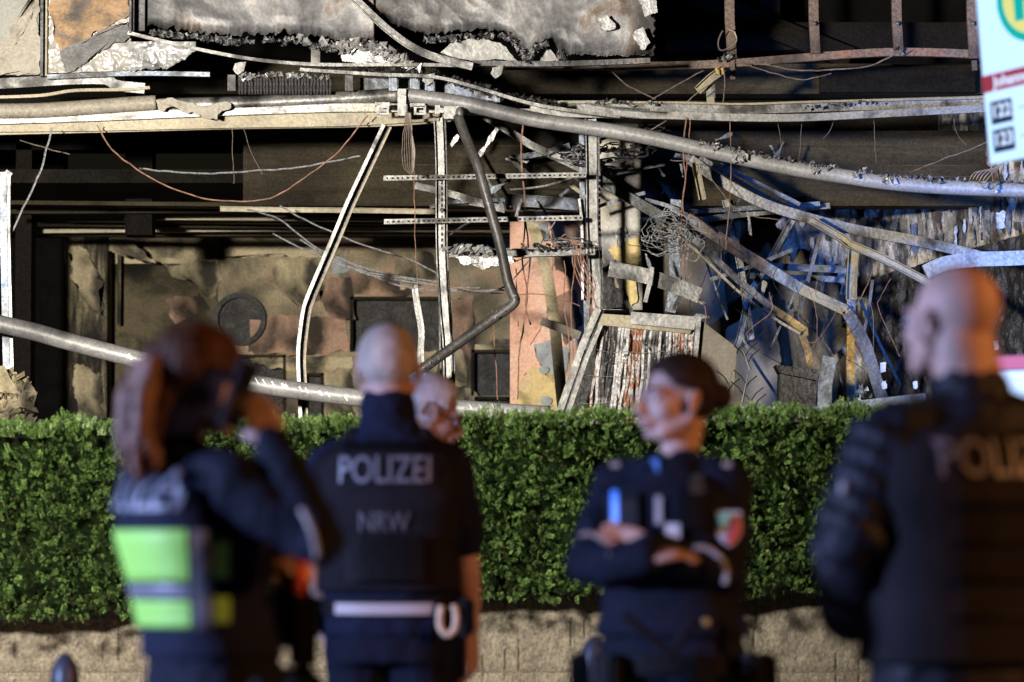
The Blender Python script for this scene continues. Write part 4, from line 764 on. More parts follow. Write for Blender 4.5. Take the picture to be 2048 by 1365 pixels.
for i, (x0, y0, x1, y1) in enumerate([(1395, 470, 1455, 640), (1420, 560, 1585, 500), (1600, 560, 1540, 700), (1640, 470, 1600, 620), (1480, 660, 1560, 800), (1610, 640, 1690, 790), (1745, 560, 1720, 690), (1720, 600, 1800, 770), (1290, 400, 1400, 455), (1215, 352, 1330, 330), (1020, 380, 1160, 350), (900, 470, 1020, 436), (1180, 420, 1290, 386), (940, 300, 1010, 420), (1060, 330, 1180, 400)]):
    m_ = ((x0+x1)/2+rr.uniform(-14, 14), (y0+y1)/2+rr.uniform(-12, 12)); where = ['beside the wire tangle', 'crossing the grey boards', 'behind the yellow kink', 'left of the upright channel', 'low beside the coil unit', 'below the diagonal channel', 'right of the upright channel', 'before the charred lining', 'under the wire tangle', 'across the scorched casing', 'above the salmon pier', 'above the ash channel', 'left of the wire tangle', 'between the bent pipe and the concrete', 'under the pale diagonal strut'][i]
    bar('loose_rod', [(x0, y0), m_, (x1, y1)], rr.uniform(26.2, 28.2), rr.uniform(.012, .03), rr.uniform(.01, .03), rr.choice(['steel_dark', 'steel_rust', 'steel_blue', 'steel', 'char']), kinds[i % 5] + ' ' + where, 'rod', k=3)
for i in range(16):
    x = 1385 + i*26 + rr.uniform(-10, 10); y = rr.uniform(430, 640); cable([(x, y), (x+rr.uniform(-30, 30), y+40), (x+rr.uniform(-50, 50), y+rr.uniform(60, 110)), (x+rr.uniform(-60, 60), y+rr.uniform(100, 170))], rr.uniform(.0015, .003), rr.choice(['wire', 'wire_red', 'wire_black']), 'thin stray wire among the wreckage at right', rr.uniform(25.9, 27), 'stray wires among the wreckage', name='stray_wire')
# scraps of bent sheet and pipe clips about the posts
rr = random.Random(31)
for i in range(30):
    x = rr.uniform(900, 1560); y = rr.uniform(262, 640) if x > 1210 else rr.uniform(262, 440); s_ = rr.uniform(6, 17); a_ = rr.uniform(0, 3.1); ca, sa = math.cos(a_), math.sin(a_); l_ = s_*rr.uniform(1.2, 2.8)
    pts = [(x+ca*l_+sa*s_*.3, y+sa*l_-ca*s_*.3), (x+ca*l_*.8-sa*s_*.3, y+sa*l_*.8+ca*s_*.3), (x-ca*l_-sa*s_*.2, y-sa*l_+ca*s_*.2), (x-ca*l_*.9+sa*s_*.35, y-sa*l_*.9-ca*s_*.35)]
    near = 'hanging near the clamp' if x < 1020 else 'hanging before the salmon pier' if x < 1190 else 'stuck by the scorched casing' if x < 1300 else 'caught under the wire tangle' if x < 1430 else 'lying among the right-hand struts'
    kind_ = rr.choice([('foil', 'whitened'), ('steel_blue', 'bluish'), ('steel', 'grey'), ('char', 'charred black'), ('steel_cream', 'yellowed')])
    o = patch('metal_scrap', pts, rr.uniform(26.0, 27.8), 0.012, MT[kind_[0]], None, amp=3, step=4, seed=500+i); tag(o, '%s scrap of torn sheet metal %s' % (kind_[1], near), 'scrap', 'scraps of torn sheet metal in the wreck')
# dead twigs behind the hedge
for i, (x, y0, y1, sg) in enumerate([(1448, 740, 830, 1), (1500, 700, 740, -1), (1482, 745, 815, 1), (1512, 790, 830, -1)]):
    mb = MB(); pts = [P(x+sg*(j*2.5)+3*noise.noise(Vector((i, j, 0))), y1+(y0-y1)*j/6, 24.5) for j in range(7)]; mb.tube(pts, .008, 5, [1.2-j*.15 for j in range(7)])
    for j in (2, 3, 4): mb.tube([pts[j], pts[j]+Vector((sg*.03*(1 if j % 2 else -1), 0, .05)), pts[j]+Vector((sg*.08*(1 if j % 2 else -1), 0, .09))], .004, 4)
    tag(mb.build('dead_twig', MT['wire_black']), ['forked black twig rising above the hedge near the coil unit', 'small detached black twig high against the grey board', 'tall thin black twig before the grey board', 'short black twig low beside the dark box'][i], 'twig')
# ------------------------------------------------------------------ retaining wall and hedge
MT['wall_conc'] = scorch('exposed_aggregate_concrete', [(0.3, (0.062, 0.052, 0.039)), (0.5, (0.102, 0.086, 0.063)), (0.7, (0.14, 0.12, 0.09))], 9, stretch=(2.0, 1, 0.8), rough=0.9, soot=0.2, sscale=2.5, bump=0.5, bscale=70, fine=0.5, sootcol=(0.08, 0.062, 0.045))
rw = thing('retaining_wall', (0, 20.45, 0), 'rough beige concrete retaining wall under the hedge with vertical cracks', 'wall')
def rough_panel(name, x0, x1, z0, z1, y, parent, seed):
    grooves = [(x0+0.05+0.105*q+0.07*noise.noise(Vector((q*1.7, x0, 0))), 0.007) for q in range(int((x1-x0)/0.105))]; nx, nz_ = max(8, int((x1-x0)/0.012)), max(6, int((z1-z0)/0.016)); vs = []; fs = []
    for j in range(nz_+1):
        for i in range(nx+1):
            x = x0+(x1-x0)*i/nx; z = z0+(z1-z0)*j/nz_
            d = 0.003*noise.noise(Vector((x*22, seed, z*10))) + 0.003*noise.noise(Vector((x*60, seed, z*50)))
            for gx, gw in grooves:
                q = abs(x - gx - 0.012*noise.noise(Vector((gx, z*5, 2))) - 0.005*noise.noise(Vector((gx, z*22, 2))))
                if q < gw and noise.noise(Vector((gx*3, z*6, 7))) > 0.04: d -= 0.013*(1-q/gw)
            e = min(i, nx-i, j*1.0, nz_-j)/1.5; d -= 0.010*max(0, 1-e)
            vs.append((x, y-d, z))
    for j in range(nz_):
        for i in range(nx): a = j*(nx+1)+i; fs.append((a, a+1, a+nx+2, a+nx+1))
    mb = MB().add(vs, fs); return mb.build(name, MT['wall_conc'], parent)
yw = 20.42
xs = [-6.0, -3.6, -1.55, 0.62, 2.75, 5.2]
for i in range(len(xs)-1):
    for (z0, z1) in ((0.0, 0.515), (0.519, 1.02)): rough_panel('concrete_panel', xs[i]+0.004, xs[i+1]-0.004, z0, z1, yw, rw, i*2+z0)
mb = MB(); mb.box2(-6, 5.2, yw+0.01, yw+0.25, 0, 1.0); mb.build('wall_core', MT['soil'], rw)

MT['thuja'] = None
m, t, b = mat_base('thuja_foliage'); N = t.nodes; L = t.links
g = N.new('ShaderNodeNewGeometry'); cr = N.new('ShaderNodeValToRGB'); el = cr.color_ramp.elements
el[0].position = 0; el[0].color = (0.013, 0.030, 0.007, 1); el[1].position = 0.5; el[1].color = (0.036, 0.076, 0.017, 1)
e = el.new(0.9); e.color = (0.088, 0.150, 0.034, 1); e = el.new(0.975); e.color = (0.11, 0.14, 0.045, 1); e = el.new(1.0); e.color = (0.17, 0.10, 0.045, 1)
L.new(g.outputs['Random Per Island'], cr.inputs[0])
L.new(cr.outputs[0], b.inputs['Base Color']); b.inputs['Roughness'].default_value = 0.5; b.inputs['Specular IOR Level'].default_value = 0.4
MT['thuja'] = m
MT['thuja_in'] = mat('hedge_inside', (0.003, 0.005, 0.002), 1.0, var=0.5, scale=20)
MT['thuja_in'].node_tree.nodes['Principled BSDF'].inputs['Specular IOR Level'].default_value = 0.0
MT['bark'] = mat('hedge_bark', (0.10, 0.065, 0.04), 0.9, var=0.4, scale=30, bump=0.6)
hd = thing('thuja_hedge', (0, 20.4, 0.98), 'dense clipped green thuja hedge running across the picture above the concrete wall', 'hedge')
# spray: a flat fan of small scales (islands), built with numpy
rng = np.random.default_rng(3)
def hedge_top(x): return 1.862 + 0.02*x + 0.008*math.sin(x*2.3) + 0.02*noise.noise(Vector((x*5, 0, 0)))
def hedge_bot(x): return 0.91 + (0.045 if x < 0 else 0.012)*x + 0.08*noise.noise(Vector((x*1.6, 4, 0))) + 0.05*noise.noise(Vector((x*6, 4, 0)))
def front(x, z): return 19.86 + 0.10*noise.noise(Vector((x*1.9, z*2.2, 1))) + 0.12*noise.noise(Vector((x*5.0, z*5.0, 2))) + 0.15*noise.noise(Vector((x*12.0, z*12.0, 6)))
NS = 34000
V = []; F = []; base = 0
tri = []
SPR = []
for s in range(5):                                # five spray shapes, ~22 scale quads
    vs = []; fs = []
    def leaflet(p, d, L_, w_):
        d = d/np.linalg.norm(d); sd = np.array([-d[1], d[0], 0]); n0 = len(vs); lift = rng.uniform(-.15, .35)
        vs.extend([p, p + d*L_*.5 + sd*w_ + np.array([0, 0, .2*lift*L_]), p + d*L_ + np.array([0, 0, lift*L_]), p + d*L_*.5 - sd*w_ + np.array([0, 0, .2*lift*L_])]); fs.append((n0, n0+1, n0+2, n0+3))
    for k in range(5):
        p = np.array([0, k*.24, .05*math.sin(k)]); 
        if k == 4: leaflet(p, np.array([0., 1, 0]), .3, .09); break
        for sg in (-1, 1):
            d = np.array([sg*(.9-.05*k), .75, 0]); leaflet(p, d, .34-.02*k, .085); q = p + d/np.linalg.norm(d)*.2; leaflet(q, np.array([sg*.35, 1., 0]), .24, .07)
    SPR.append((np.array(vs), np.array(fs)))
pos = []
for i in range(NS):
    x = rng.uniform(-3.3, 3.1); r = rng.random()
    if r < 0.80:
        zt, zb = hedge_top(x), hedge_bot(x); z = rng.uniform(zb-0.01, zt)
        if noise.noise(Vector((x*9.0, z*9.0, 31))) + 0.6*noise.noise(Vector((x*21.0, z*21.0, 37))) < -0.33 and rng.random() < .9: continue
        y = front(x, z) + abs(rng.normal(0, .035)); nrm = np.array([rng.normal(0, .45), -1, rng.normal(.35, .45)])
        if z > zt-0.06: nrm[2] += .8
    else:
        y = 19.86 + rng.random()*0.75; z = hedge_top(x) + 0.05*noise.noise(Vector((x*6, y*6, 0))) - abs(rng.normal(0, .02)); nrm = np.array([rng.normal(0, .4), rng.normal(-.3, .4), 1])
    pos.append((x, y, z, nrm))
allv = []; allf = []; off = 0
for (x, y, z, nrm) in pos:
    vs, fs = SPR[rng.integers(5)]
    up = nrm/np.linalg.norm(nrm)                       # growing direction
    rnd3 = rng.normal(0, 1, 3); fn = rnd3 - up*rnd3.dot(up); fn /= np.linalg.norm(fn)
    sd = np.cross(up, fn); size = (.021 + .033*rng.random()**1.5)*(1.3 if rng.random() < .05 else 1)
    W = vs[:, 0:1]*sd*size + vs[:, 1:2]*up*size + vs[:, 2:3]*fn*size + np.array([x, y, z]) - up*size*.3
    allv.append(W); allf.append(fs + off); off += len(vs)
av = np.concatenate(allv); af = np.concatenate(allf)
av = av - np.array(hd.location)
me = bpy.data.meshes.new('foliage'); me.vertices.add(len(av)); me.vertices.foreach_set('co', av.ravel())
me.loops.add(af.size); me.loops.foreach_set('vertex_index', af.ravel()); me.polygons.add(len(af)); me.polygons.foreach_set('loop_start', np.arange(0, af.size, 4)); me.polygons.foreach_set('loop_total', np.full(len(af), 4))
me.update(calc_edges=True); fo = link_mesh('foliage', me, MT['thuja'], hd); fo['kind'] = 'stuff'
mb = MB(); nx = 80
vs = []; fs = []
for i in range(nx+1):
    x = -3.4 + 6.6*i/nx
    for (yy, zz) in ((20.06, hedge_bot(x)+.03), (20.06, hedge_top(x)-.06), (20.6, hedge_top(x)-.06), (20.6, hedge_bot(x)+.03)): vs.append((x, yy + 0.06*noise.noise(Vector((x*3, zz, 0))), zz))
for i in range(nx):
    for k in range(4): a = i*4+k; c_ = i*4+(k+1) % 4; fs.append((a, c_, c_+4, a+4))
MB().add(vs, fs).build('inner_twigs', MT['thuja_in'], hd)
for i in range(9):
    x = -3.0 + i*0.72; MB().tube([(x, 20.55, 0.98), (x+.02, 20.53, 1.3), (x, 20.55, 1.7)], .02, 6).build('stem', MT['bark'], hd)

# ------------------------------------------------------------------ street furniture
def bollard(px, py_top, D, label):
    top = P(px, py_top, D); x, y, h = top.x, top.y, top.z
    o = thing('bollard', (x, y, 0), label, 'bollard', 'bollards along the pavement')
    mm = MT['bollard']
    MB().loft([(0, 0, 0, .075, .075), (0, 0, .12, .075, .075), (0, 0, .15, .05, .05), (0, 0, h-.22, .045, .045)], 20, 2).local('shaft', mm, o, True)
    MB().loft([(0, 0, h-.23, .055, .055), (0, 0, h-.20, .062, .062), (0, 0, h-.17, .055, .055)], 20, 2).local('collar', mm, o, True)
    MB().loft([(0, 0, h-.175, .042, .042), (0, 0, h-.09, .046, .046), (0, 0, h-.04, .040, .040), (0, 0, h-.01, .02, .02), (0, 0, h, .008, .008)], 20, 2).local('cap', mm, o, True)
MT['bollard'] = mat('dark_iron_paint', (0.05, 0.055, 0.07), 0.4, 0.1, 0.2, 10)
bollard(1188, 1272, 12.5, 'iron bollard with a collar beside the woman with crossed arms')
bollard(130, 1306, 12.0, 'dark iron bollard at the lower left corner beside the ponytailed officer')

# bus stop sign
def text_obj(name, s, size, m, parent, offset=0.0, sx=1.0, ext=0.001):
    c = bpy.data.curves.new(name, 'FONT'); c.body = s; c.size = size; c.align_x = 'CENTER'; c.align_y = 'CENTER'; c.offset = offset; c.extrude = ext; c.resolution_u = 4
    tmp = bpy.data.objects.new(name, c); COL.objects.link(tmp); dg = bpy.context.evaluated_depsgraph_get()
    me = bpy.data.meshes.new_from_object(tmp.evaluated_get(dg)); bpy.data.objects.remove(tmp)
    for v in me.vertices: v.co.x *= sx
    return me
MT['sign_face'] = mat('lit_sign_face', (0.75, 0.8, 0.8), 0.4, var=0.02, emit=(0.45, 0.76, 0.97, 0.80))
MT['sign_red'] = mat('sign_red', (0.35, 0.02, 0.03), 0.4, var=0.05, emit=(0.32, 0.05, 0.08, 0.6))
MT['sign_pink'] = mat('sign_header', (0.5, 0.03, 0.08), 0.4, var=0.05, emit=(0.55, 0.03, 0.12, 0.5))
MT['sign_dark'] = mat('sign_navy', (0.02, 0.05, 0.08), 0.4, var=0.05)
MT['sign_green'] = mat('sign_green', (0.0, 0.32, 0.22), 0.4, var=0.05, emit=(0.0, 0.45, 0.33, 0.7))
MT['sign_yellow'] = mat('sign_yellow', (0.7, 0.6, 0.1), 0.4, var=0.05, emit=(0.75, 0.72, 0.25, 0.7))
MT['sign_white'] = mat('sign_white', (0.8, 0.8, 0.8), 0.4, var=0.02, emit=(0.6, 0.8, 0.9, 0.75))
MT['sign_grey'] = mat('sign_small_print', (0.35, 0.5, 0.55), 0.4, var=0.05, emit=(0.42, 0.64, 0.75, 0.75))
sg = thing('bus_stop_sign', (2.25, 14.2, 0), 'glowing white and blue bus stop sign with a green H circle, top right corner', 'sign')
DS = 14.0; BL = P(1980, 329, DS)
U = Vector((0.62, -0.78, 0.075)).normalized(); Vv = Vector((-0.04, 0, 1)); Vv = (Vv - U*Vv.dot(U)).normalized(); Nn = U.cross(Vv).normalized()
if Nn.y > 0: Nn = -Nn
def on_sign(u, v, d=0.0): return BL + U*u + Vv*v + Nn*d
def sign_slab(name, u0, u1, v0, v1, d0, d1, m):
    vs = [on_sign(u, v, d) for d in (d0, d1) for u, v in ((u0, v0), (u1, v0), (u1, v1), (u0, v1))]
    return MB().add(vs, [(0, 1, 2, 3), (7, 6, 5, 4), (0, 4, 5, 1), (1, 5, 6, 2), (2, 6, 7, 3), (3, 7, 4, 0)]).build(name, m, sg)
sign_slab('sign_panel', 0, 0.50, 0, 0.80, -0.03, 0.0, MT['sign_face'])
sign_slab('red_band', 0.0, 0.50, 0.262, 0.325, 0.001, 0.004, MT['sign_red'])
def sign_text(s, u, v, size, m, sx=1.0, off=0.004, d=0.005, name='lettering'):
    me = text_obj(name, s, size, None, None, off, sx)
    pm = sg.matrix_world.inverted()
    for vt in me.vertices: x, y, z = vt.co; vt.co = pm @ on_sign(u + x, v + y, d + z)
    o = link_mesh(name, me, m, sg); return o
sign_text('Johannes', 0.155, 0.293, 0.055, MT['sign_white'], off=0.001)
for s, v in (('122', 0.182), ('123', 0.078)):
    sign_slab('line_box', 0.030, 0.135, v-0.042, v+0.042, 0.001, 0.004, MT['sign_dark'])
    sign_text(s, 0.082, v+0.002, 0.068, MT['sign_white'], off=0.0015)
    sign_text('Mitte', 0.24, v, 0.03, MT['sign_grey'], off=0.0) if 0 else sign_slab('small_print', 0.165, 0.33, v-0.006, v+0.006, 0.001, 0.003, MT['sign_grey'])
def disc(name, u, v, r0, r1, d, m):
    n = 40; vs = []; fs = []
    for k in range(n):
        a = 2*math.pi*k/n
        vs += [on_sign(u+r1*math.cos(a), v+r1*math.sin(a), d), on_sign(u+r0*math.cos(a), v+r0*math.sin(a), d), on_sign(u+r1*math.cos(a), v+r1*math.sin(a), 0.0)]
    for k in range(n): b = 3*k; c_ = 3*((k+1) % n); fs += [(b, c_, c_+1, b+1), (b, b+2, c_+2, c_)]
    return MB().add(vs, fs).build(name, m, sg)
disc('circle_rim', 0.27, 0.575, 0.135, 0.165, 0.004, MT['sign_green'])
disc('circle_face', 0.27, 0.575, 0.0001, 0.135, 0.003, MT['sign_yellow'])
sign_text('H', 0.27, 0.575, 0.23, MT['sign_green'], off=0.012, d=0.006)
# post outside the frame, timetable case lower down
pb = on_sign(0.46, -0.1, -0.045); MB().tube([(pb.x, pb.y, 0), (pb.x, pb.y, 3.4)], .03, 14).build('post', MT['bollard'], sg, smooth=True)
ct = P(1966, 714, DS); 
def case_slab(name, u0, u1, z0, z1, d0, d1, m):
    Uc = Vector((0.85, -0.52, 0.0)); Nc = Vector((-0.52, -0.85, 0))
    vs = [ct + Uc*u + Vector((0, 0, z)) + Nc*d for d in (d0, d1) for u, z in ((u0, z0), (u1, z0), (u1, z1), (u0, z1))]
    return MB().add(vs, [(0, 1, 2, 3), (7, 6, 5, 4), (0, 4, 5, 1), (1, 5, 6, 2), (2, 6, 7, 3), (3, 7, 4, 0)]).build(name, m, sg)
case_slab('timetable_case', 0, 0.5, -0.62, 0, -0.04, 0.0, MT['bollard'])
case_slab('timetable_header', 0.0, 0.5, -0.048, 0.0, 0.001, 0.006, MT['sign_pink'])
case_slab('timetable_sheet', 0.05, 0.48, -0.60, -0.055, 0.001, 0.004, MT['sign_face'])
# ------------------------------------------------------------------ people
MT['skin'] = mat('skin', (0.42, 0.265, 0.205), 0.62, var=0.22, scale=14, bump=0.12, bscale=180)
MT['skin'].node_tree.nodes['Principled BSDF'].inputs['Subsurface Weight'].default_value = 0.08
MT['navy'] = mat('navy_cloth', (0.006, 0.008, 0.017), 0.75, var=0.3, scale=10, bump=0.5, bscale=120)
MT['navy_blue'] = mat('blue_shirt_cloth', (0.007, 0.010, 0.023), 0.8, var=0.25, scale=10, bump=0.5, bscale=120)
MT['vest'] = mat('dark_vest_fabric', (0.010, 0.009, 0.011), 0.7, var=0.3, scale=12, bump=0.6, bscale=160)
MT['black'] = mat('black_nylon', (0.003, 0.003, 0.0035), 0.6, var=0.3, scale=30, bump=0.3)
MT['puffer'] = mat('padded_nylon', (0.004, 0.0055, 0.012), 0.62, var=0.3, scale=9, bump=0.5, bscale=40)
MT['khaki'] = mat('olive_trousers', (0.05, 0.046, 0.035), 0.8, var=0.25, scale=9, bump=0.4)
MT['print'] = mat('reflective_print', (0.12, 0.12, 0.14), 0.5, var=0.15, scale=40)
MT['print_dim'] = mat('dim_print', (0.07, 0.068, 0.076), 0.6, var=0.15, scale=40)
MT['print_blue'] = mat('blue_lit_print', (0.15,0.16,0.19), 0.5, var=0.1, scale=30)
MT['silver'] = mat('reflective_tape', (0.20, 0.20, 0.22), 0.35, 0.2, var=0.15, scale=30)
MT['piping'] = mat('pale_piping', (0.33, 0.33, 0.33), 0.6, var=0.1)
MT['hivis'] = mat('neon_yellow_cloth', (0.30, 0.62, 0.09), 0.55, var=0.06, scale=8, bump=0.3)
MT['hivis'].node_tree.nodes['Principled BSDF'].inputs['Emission Color'].default_value = (0.22, 0.85, 0.10, 1)
MT['hivis'].node_tree.nodes['Principled BSDF'].inputs['Emission Strength'].default_value = 0.0
MT['white_cloth'] = mat('white_belt_cloth', (0.42, 0.38, 0.36), 0.6, var=0.06)
MT['hair_auburn'] = mat('auburn_hair', (0.06, 0.027, 0.014), 0.4, var=0.5, scale=30, bump=0.8, bscale=90)
MT['hair_tail'] = mat('ponytail_hair', (0.17, 0.085, 0.05), 0.45, var=0.6, scale=45, bump=0.9, bscale=90)
MT['hair_dark'] = mat('dark_brown_hair', (0.022, 0.014, 0.010), 0.4, var=0.4, scale=30, bump=0.8, bscale=90)
MT['hair_blond'] = mat('cropped_blond_hair', (0.44, 0.36, 0.28), 0.6, var=0.25, scale=20, bump=0.8, bscale=160)
MT['hair_grey'] = mat('white_lit_grey_hair', (0.62, 0.60, 0.58), 0.6, var=0.25, scale=20, bump=0.8, bscale=120)  # whiter than grey: floodlight on the hair put into its colour
MT['stubble'] = mat('shaved_stubble', (0.24, 0.15, 0.115), 0.6, var=0.25, scale=20, bump=0.3, bscale=200)
MT['lip'] = mat('lip', (0.40, 0.16, 0.14), 0.4, var=0.05)
MT['eye'] = mat('eye_white', (0.6, 0.6, 0.6), 0.2, var=0.02)
MT['iris'] = mat('iris', (0.03, 0.02, 0.015), 0.2, var=0.05)
MT['phone'] = mat('phone_shell', (0.01, 0.01, 0.012), 0.2, var=0.05)
MT['orange'] = mat('orange_plastic', (0.9, 0.10, 0.02), 0.4, var=0.05)
MT['brass'] = mat('brass', (0.6, 0.42, 0.14), 0.3, 0.5, var=0.1)
MT['cuff'] = mat('cuff_rope', (0.62, 0.45, 0.28), 0.5, var=0.2, scale=40)
MT['blue_tab'] = mat('bright_blue_tab', (0.10, 0.30, 0.85), 0.4, var=0.05)
MT['crest_green'] = mat('crest_green', (0.16, 0.40, 0.26), 0.6, var=0.1)
MT['crest_white'] = mat('crest_white', (0.50, 0.50, 0.50), 0.6, var=0.1)
MT['crest_red'] = mat('crest_red', (0.50, 0.06, 0.06), 0.6, var=0.1)
MT['lens_clear'] = mat('spectacle_rim', (0.03, 0.02, 0.02), 0.3, var=0.1)

for q_ in ('navy', 'navy_blue', 'vest', 'black', 'khaki', 'hair_auburn', 'hair_dark'): MT[q_].node_tree.nodes['Principled BSDF'].inputs['Specular IOR Level'].default_value = 0.12
MT['puffer'].node_tree.nodes['Principled BSDF'].inputs['Specular IOR Level'].default_value = 0.25
def blob(mb, pts, rads, n=12, m=8, sp=0.34, flat=None):
    pts = [Vector(p) for p in pts]
    for i in range(len(pts)-1):
        a, b = pts[i], pts[i+1]; ra, rb = rads[i], rads[i+1]; L = (b-a).length; k = max(1, int(L/(max(min(ra, rb), .004)*sp)))
        for j in range(k+1 if i == len(pts)-2 else k):
            t = j/k; r = ra+(rb-ra)*t; mb.sphere(a.lerp(b, t), (r, r, r) if flat is None else (r*flat[0], r*flat[1], r*flat[2]), n, m)
def bake(mb, voxel, it=6, disp=None, dscale=0.1, fac=0.6):
    me = bpy.data.meshes.new('tmp'); me.from_pydata(mb.v, [], mb.f); me.update()
    o = bpy.data.objects.new('tmp', me); COL.objects.link(o)
    r = o.modifiers.new('r', 'REMESH'); r.mode = 'VOXEL'; r.voxel_size = voxel; r.adaptivity = 0
    s = o.modifiers.new('s', 'SMOOTH'); s.factor = fac; s.iterations = it
    if disp:
        tx = bpy.data.textures.new('t', 'CLOUDS'); tx.noise_scale = dscale; tx.noise_depth = 3
        d = o.modifiers.new('d', 'DISPLACE'); d.texture = tx; d.strength = disp; d.mid_level = 0.5; d.texture_coords = 'LOCAL'
    out = bpy.data.meshes.new_from_object(o.evaluated_get(bpy.context.evaluated_depsgraph_get())); bpy.data.objects.remove(o)
    return out
def part(name, me, m, root): me.name = name; return link_mesh(name, me, MT[m], root, smooth=True)

class Person:
    def __init__(s, px, D, yaw, H, label, fem=False, head=None, arms=None, wide=1.0, lean=(0, 0), nw=1.0):
        s.H = H; s.nw = nw; s.k = H/1.8; s.fem = fem; s.wide = wide; s.lean = lean
        x = P(px, 1095, D).x; s.D = D
        s.root = thing('person', (x, D, 0.0), label, 'person', rz=R(yaw))
        s.inv = s.root.matrix_world.inverted(); s.yaw = yaw
        s.hyaw, s.hpitch, hpx, hpy, hdD = head
        s.hc = s.inv @ P(hpx, hpy, D+hdD)                   # head centre, local
        s.arms = {}
        for side, js in arms.items(): s.arms[side] = [s.inv @ P(a, b, D+c) for a, b, c in js]
        s.sh = {sd: s.arms[sd][0] for sd in s.arms}
    def sk(s, z):                                           # spine offset at height fraction
        t = max(0, z-0.95)/0.6; return (s.lean[0]*t, s.lean[1]*t)
    def torso(s, mb, inf, z0=0.84, z1=1.52, taper=True):
        k, f = s.k, s.fem
        prof = [(0.84, .165, .115), (.93, .178 if f else .172, .125), (1.03, .158 if f else .162, .112), (1.12, .138 if f else .158, .105), (1.22, .145 if f else .165, .112), (1.33, .160 if f else .182, .122), (1.41, .148 if f else .176, .112), (1.47, .098 if f else .115, .086), (1.515, .07, .066), (1.55, .055, .058)]
        rings = []
        import bisect
        zs = [p[0] for p in prof]; n = 26
        for i in range(n+1):
            z = z0+(z1-z0)*i/n; j = min(max(bisect.bisect(zs, z)-1, 0), len(prof)-2); a, b = prof[j], prof[j+1]; t = min(max((z-a[0])/(b[0]-a[0]), 0), 1)
            t = t*t*(3-2*t); rx, ry = a[1]+(b[1]-a[1])*t, a[2]+(b[2]-a[2])*t; lx, ly = s.sk(z)
            rings.append((lx, ly, z*k, (rx*s.wide+inf)*k, (ry*s.wide**.5+inf)*k))
        mb.loft(rings, 28, 2.4)
    def legs(s, mb, inf, z_end=0.09):
        k = s.k
        for sd in (-1, 1):
            blob(mb, [(sd*.088*k, 0, .88*k), (sd*.10*k, .01, .50*k), (sd*.11*k, -.01, z_end*k)], [(.088+inf)*k, (.056+inf)*k, (.040+inf*1.3)*k], sp=.5)
    def arm(s, mb, side, inf, upto=1.0, joints=None):
        S, E, W = (joints or s.arms[side])[:3]; k = s.k*(0.9 if s.fem else 1)
        pts = [S, S.lerp(E, .5), E, E.lerp(W, .35), W]; rad = [.055, .050, .041, .042, .028]
        rad = [(r+inf)*k for r in rad]
        if upto < 1:                                        # sleeve that ends part way down the upper arm
            pts = [S, S.lerp(E, .5), S.lerp(E, upto)]; rad = [(.056+inf)*k, (.054+inf)*k, (.050+inf*1.4)*k]
        blob(mb, pts, rad, sp=.3)
    def hand(s, mb, side, curl=0.5, spread=1.0, roll=0.0, palm=None):
        W, T = s.arms[side][2], s.arms[side][3]              # wrist, where the middle finger points
        d = (T-W).normalized(); ref = Vector(palm) if palm else Vector((0, 1, 0)); n = (ref - d*ref.dot(d)).normalized()   # palm normal
        sd = d.cross(n)*(1 if side == 'R' else -1); k = s.k*(0.92 if s.fem else 1)
        for j in range(-3, 4): blob(mb, [W+sd*j*.011*k*.6, W+d*.05*k+sd*j*.0115*k, W+d*.088*k+sd*j*.0115*k], [.017*k, .014*k, .012*k], sp=.5)
        for i, (off, L) in enumerate(((.030, .072), (.010, .082), (-.010, .076), (-.029, .060))):
            p = W + d*.085*k + sd*off*k; dd = d + sd*off*2*spread; pts = [p]; c = 0
            for q in (.45, .32, .25):
                c += curl*(.9 if q == .45 else .7); v = (dd.normalized()*math.cos(c) + n*math.sin(c)); p = p+v*L*q*k; pts.append(p)
            blob(mb, pts, [.0098*k, .009*k, .0085*k, .0072*k], 8, 6, .5)
        p = W + d*.025*k + sd*.028*k; v1 = (d*.65 + sd*.75 + n*.35).normalized(); v2 = (d*.9 + sd*.25 + n*.5*(.5+curl)).normalized()
        blob(mb, [p, p+v1*.038*k, p+v1*.038*k+v2*.034*k, p+v1*.038*k+v2*.056*k], [.015*k, .012*k, .010*k, .008*k], 8, 6, .5)
    def headm(s): return Matrix.Translation(s.hc) @ Matrix.Rotation(R(s.hyaw - s.yaw), 4, 'Z') @ Matrix.Rotation(R(s.hpitch), 4, 'X')
    def headk(s): return (1.08 if not s.fem else 0.98)
    def head(s, mb):
        h = MB(); k = s.headk()
        h.sphere((0, -.020, .032), (.074, .094, .084), 24, 16)
        h.sphere((0, .028, -.020), (.062, .066, .082), 20, 14)
        h.sphere((0, .045, -.078), (.036, .040, .030), 14, 10)
        for sd in (-1, 1):
            h.sphere((sd*.036, .050, -.028), (.027, .034, .030), 12, 8)
            blob(h, [(sd*.058, .0, -.055), (sd*.030, .058, -.088)], [.022, .020])
            blob(h, [(sd*.012, .088, .022), (sd*.045, .072, .020)], [.013, .012], 10, 6)
            h.sphere((sd*.010, .106, -.036), (.010, .012, .009), 8, 6)
            for a in range(10):
                t = 2*math.pi*a/10; h.sphere((sd*(.083+.006*(math.cos(t) > -.2)), -.006+.014*math.cos(t)-.006*math.sin(t), -.008+.028*math.sin(t)), (.0055, .007, .007), 8, 6)
            h.sphere((sd*.080, -.002, -.010), (.006, .013, .024), 8, 6)
        blob(h, [(0, .094, .016), (0, .108, -.012), (0, .119, -.031)], [.010, .011, .0125], 10, 6)
        blob(h, [(-.022, .092, -.059), (0, .101, -.058), (.022, .092, -.059)], [.007, .009, .007], 8, 6)
        blob(h, [(-.018, .090, -.068), (0, .098, -.069), (.018, .090, -.068)], [.008, .010, .008], 8, 6)
        M4 = s.headm(); mb.add([M4 @ (Vector(v)*k) for v in h.v], h.f)
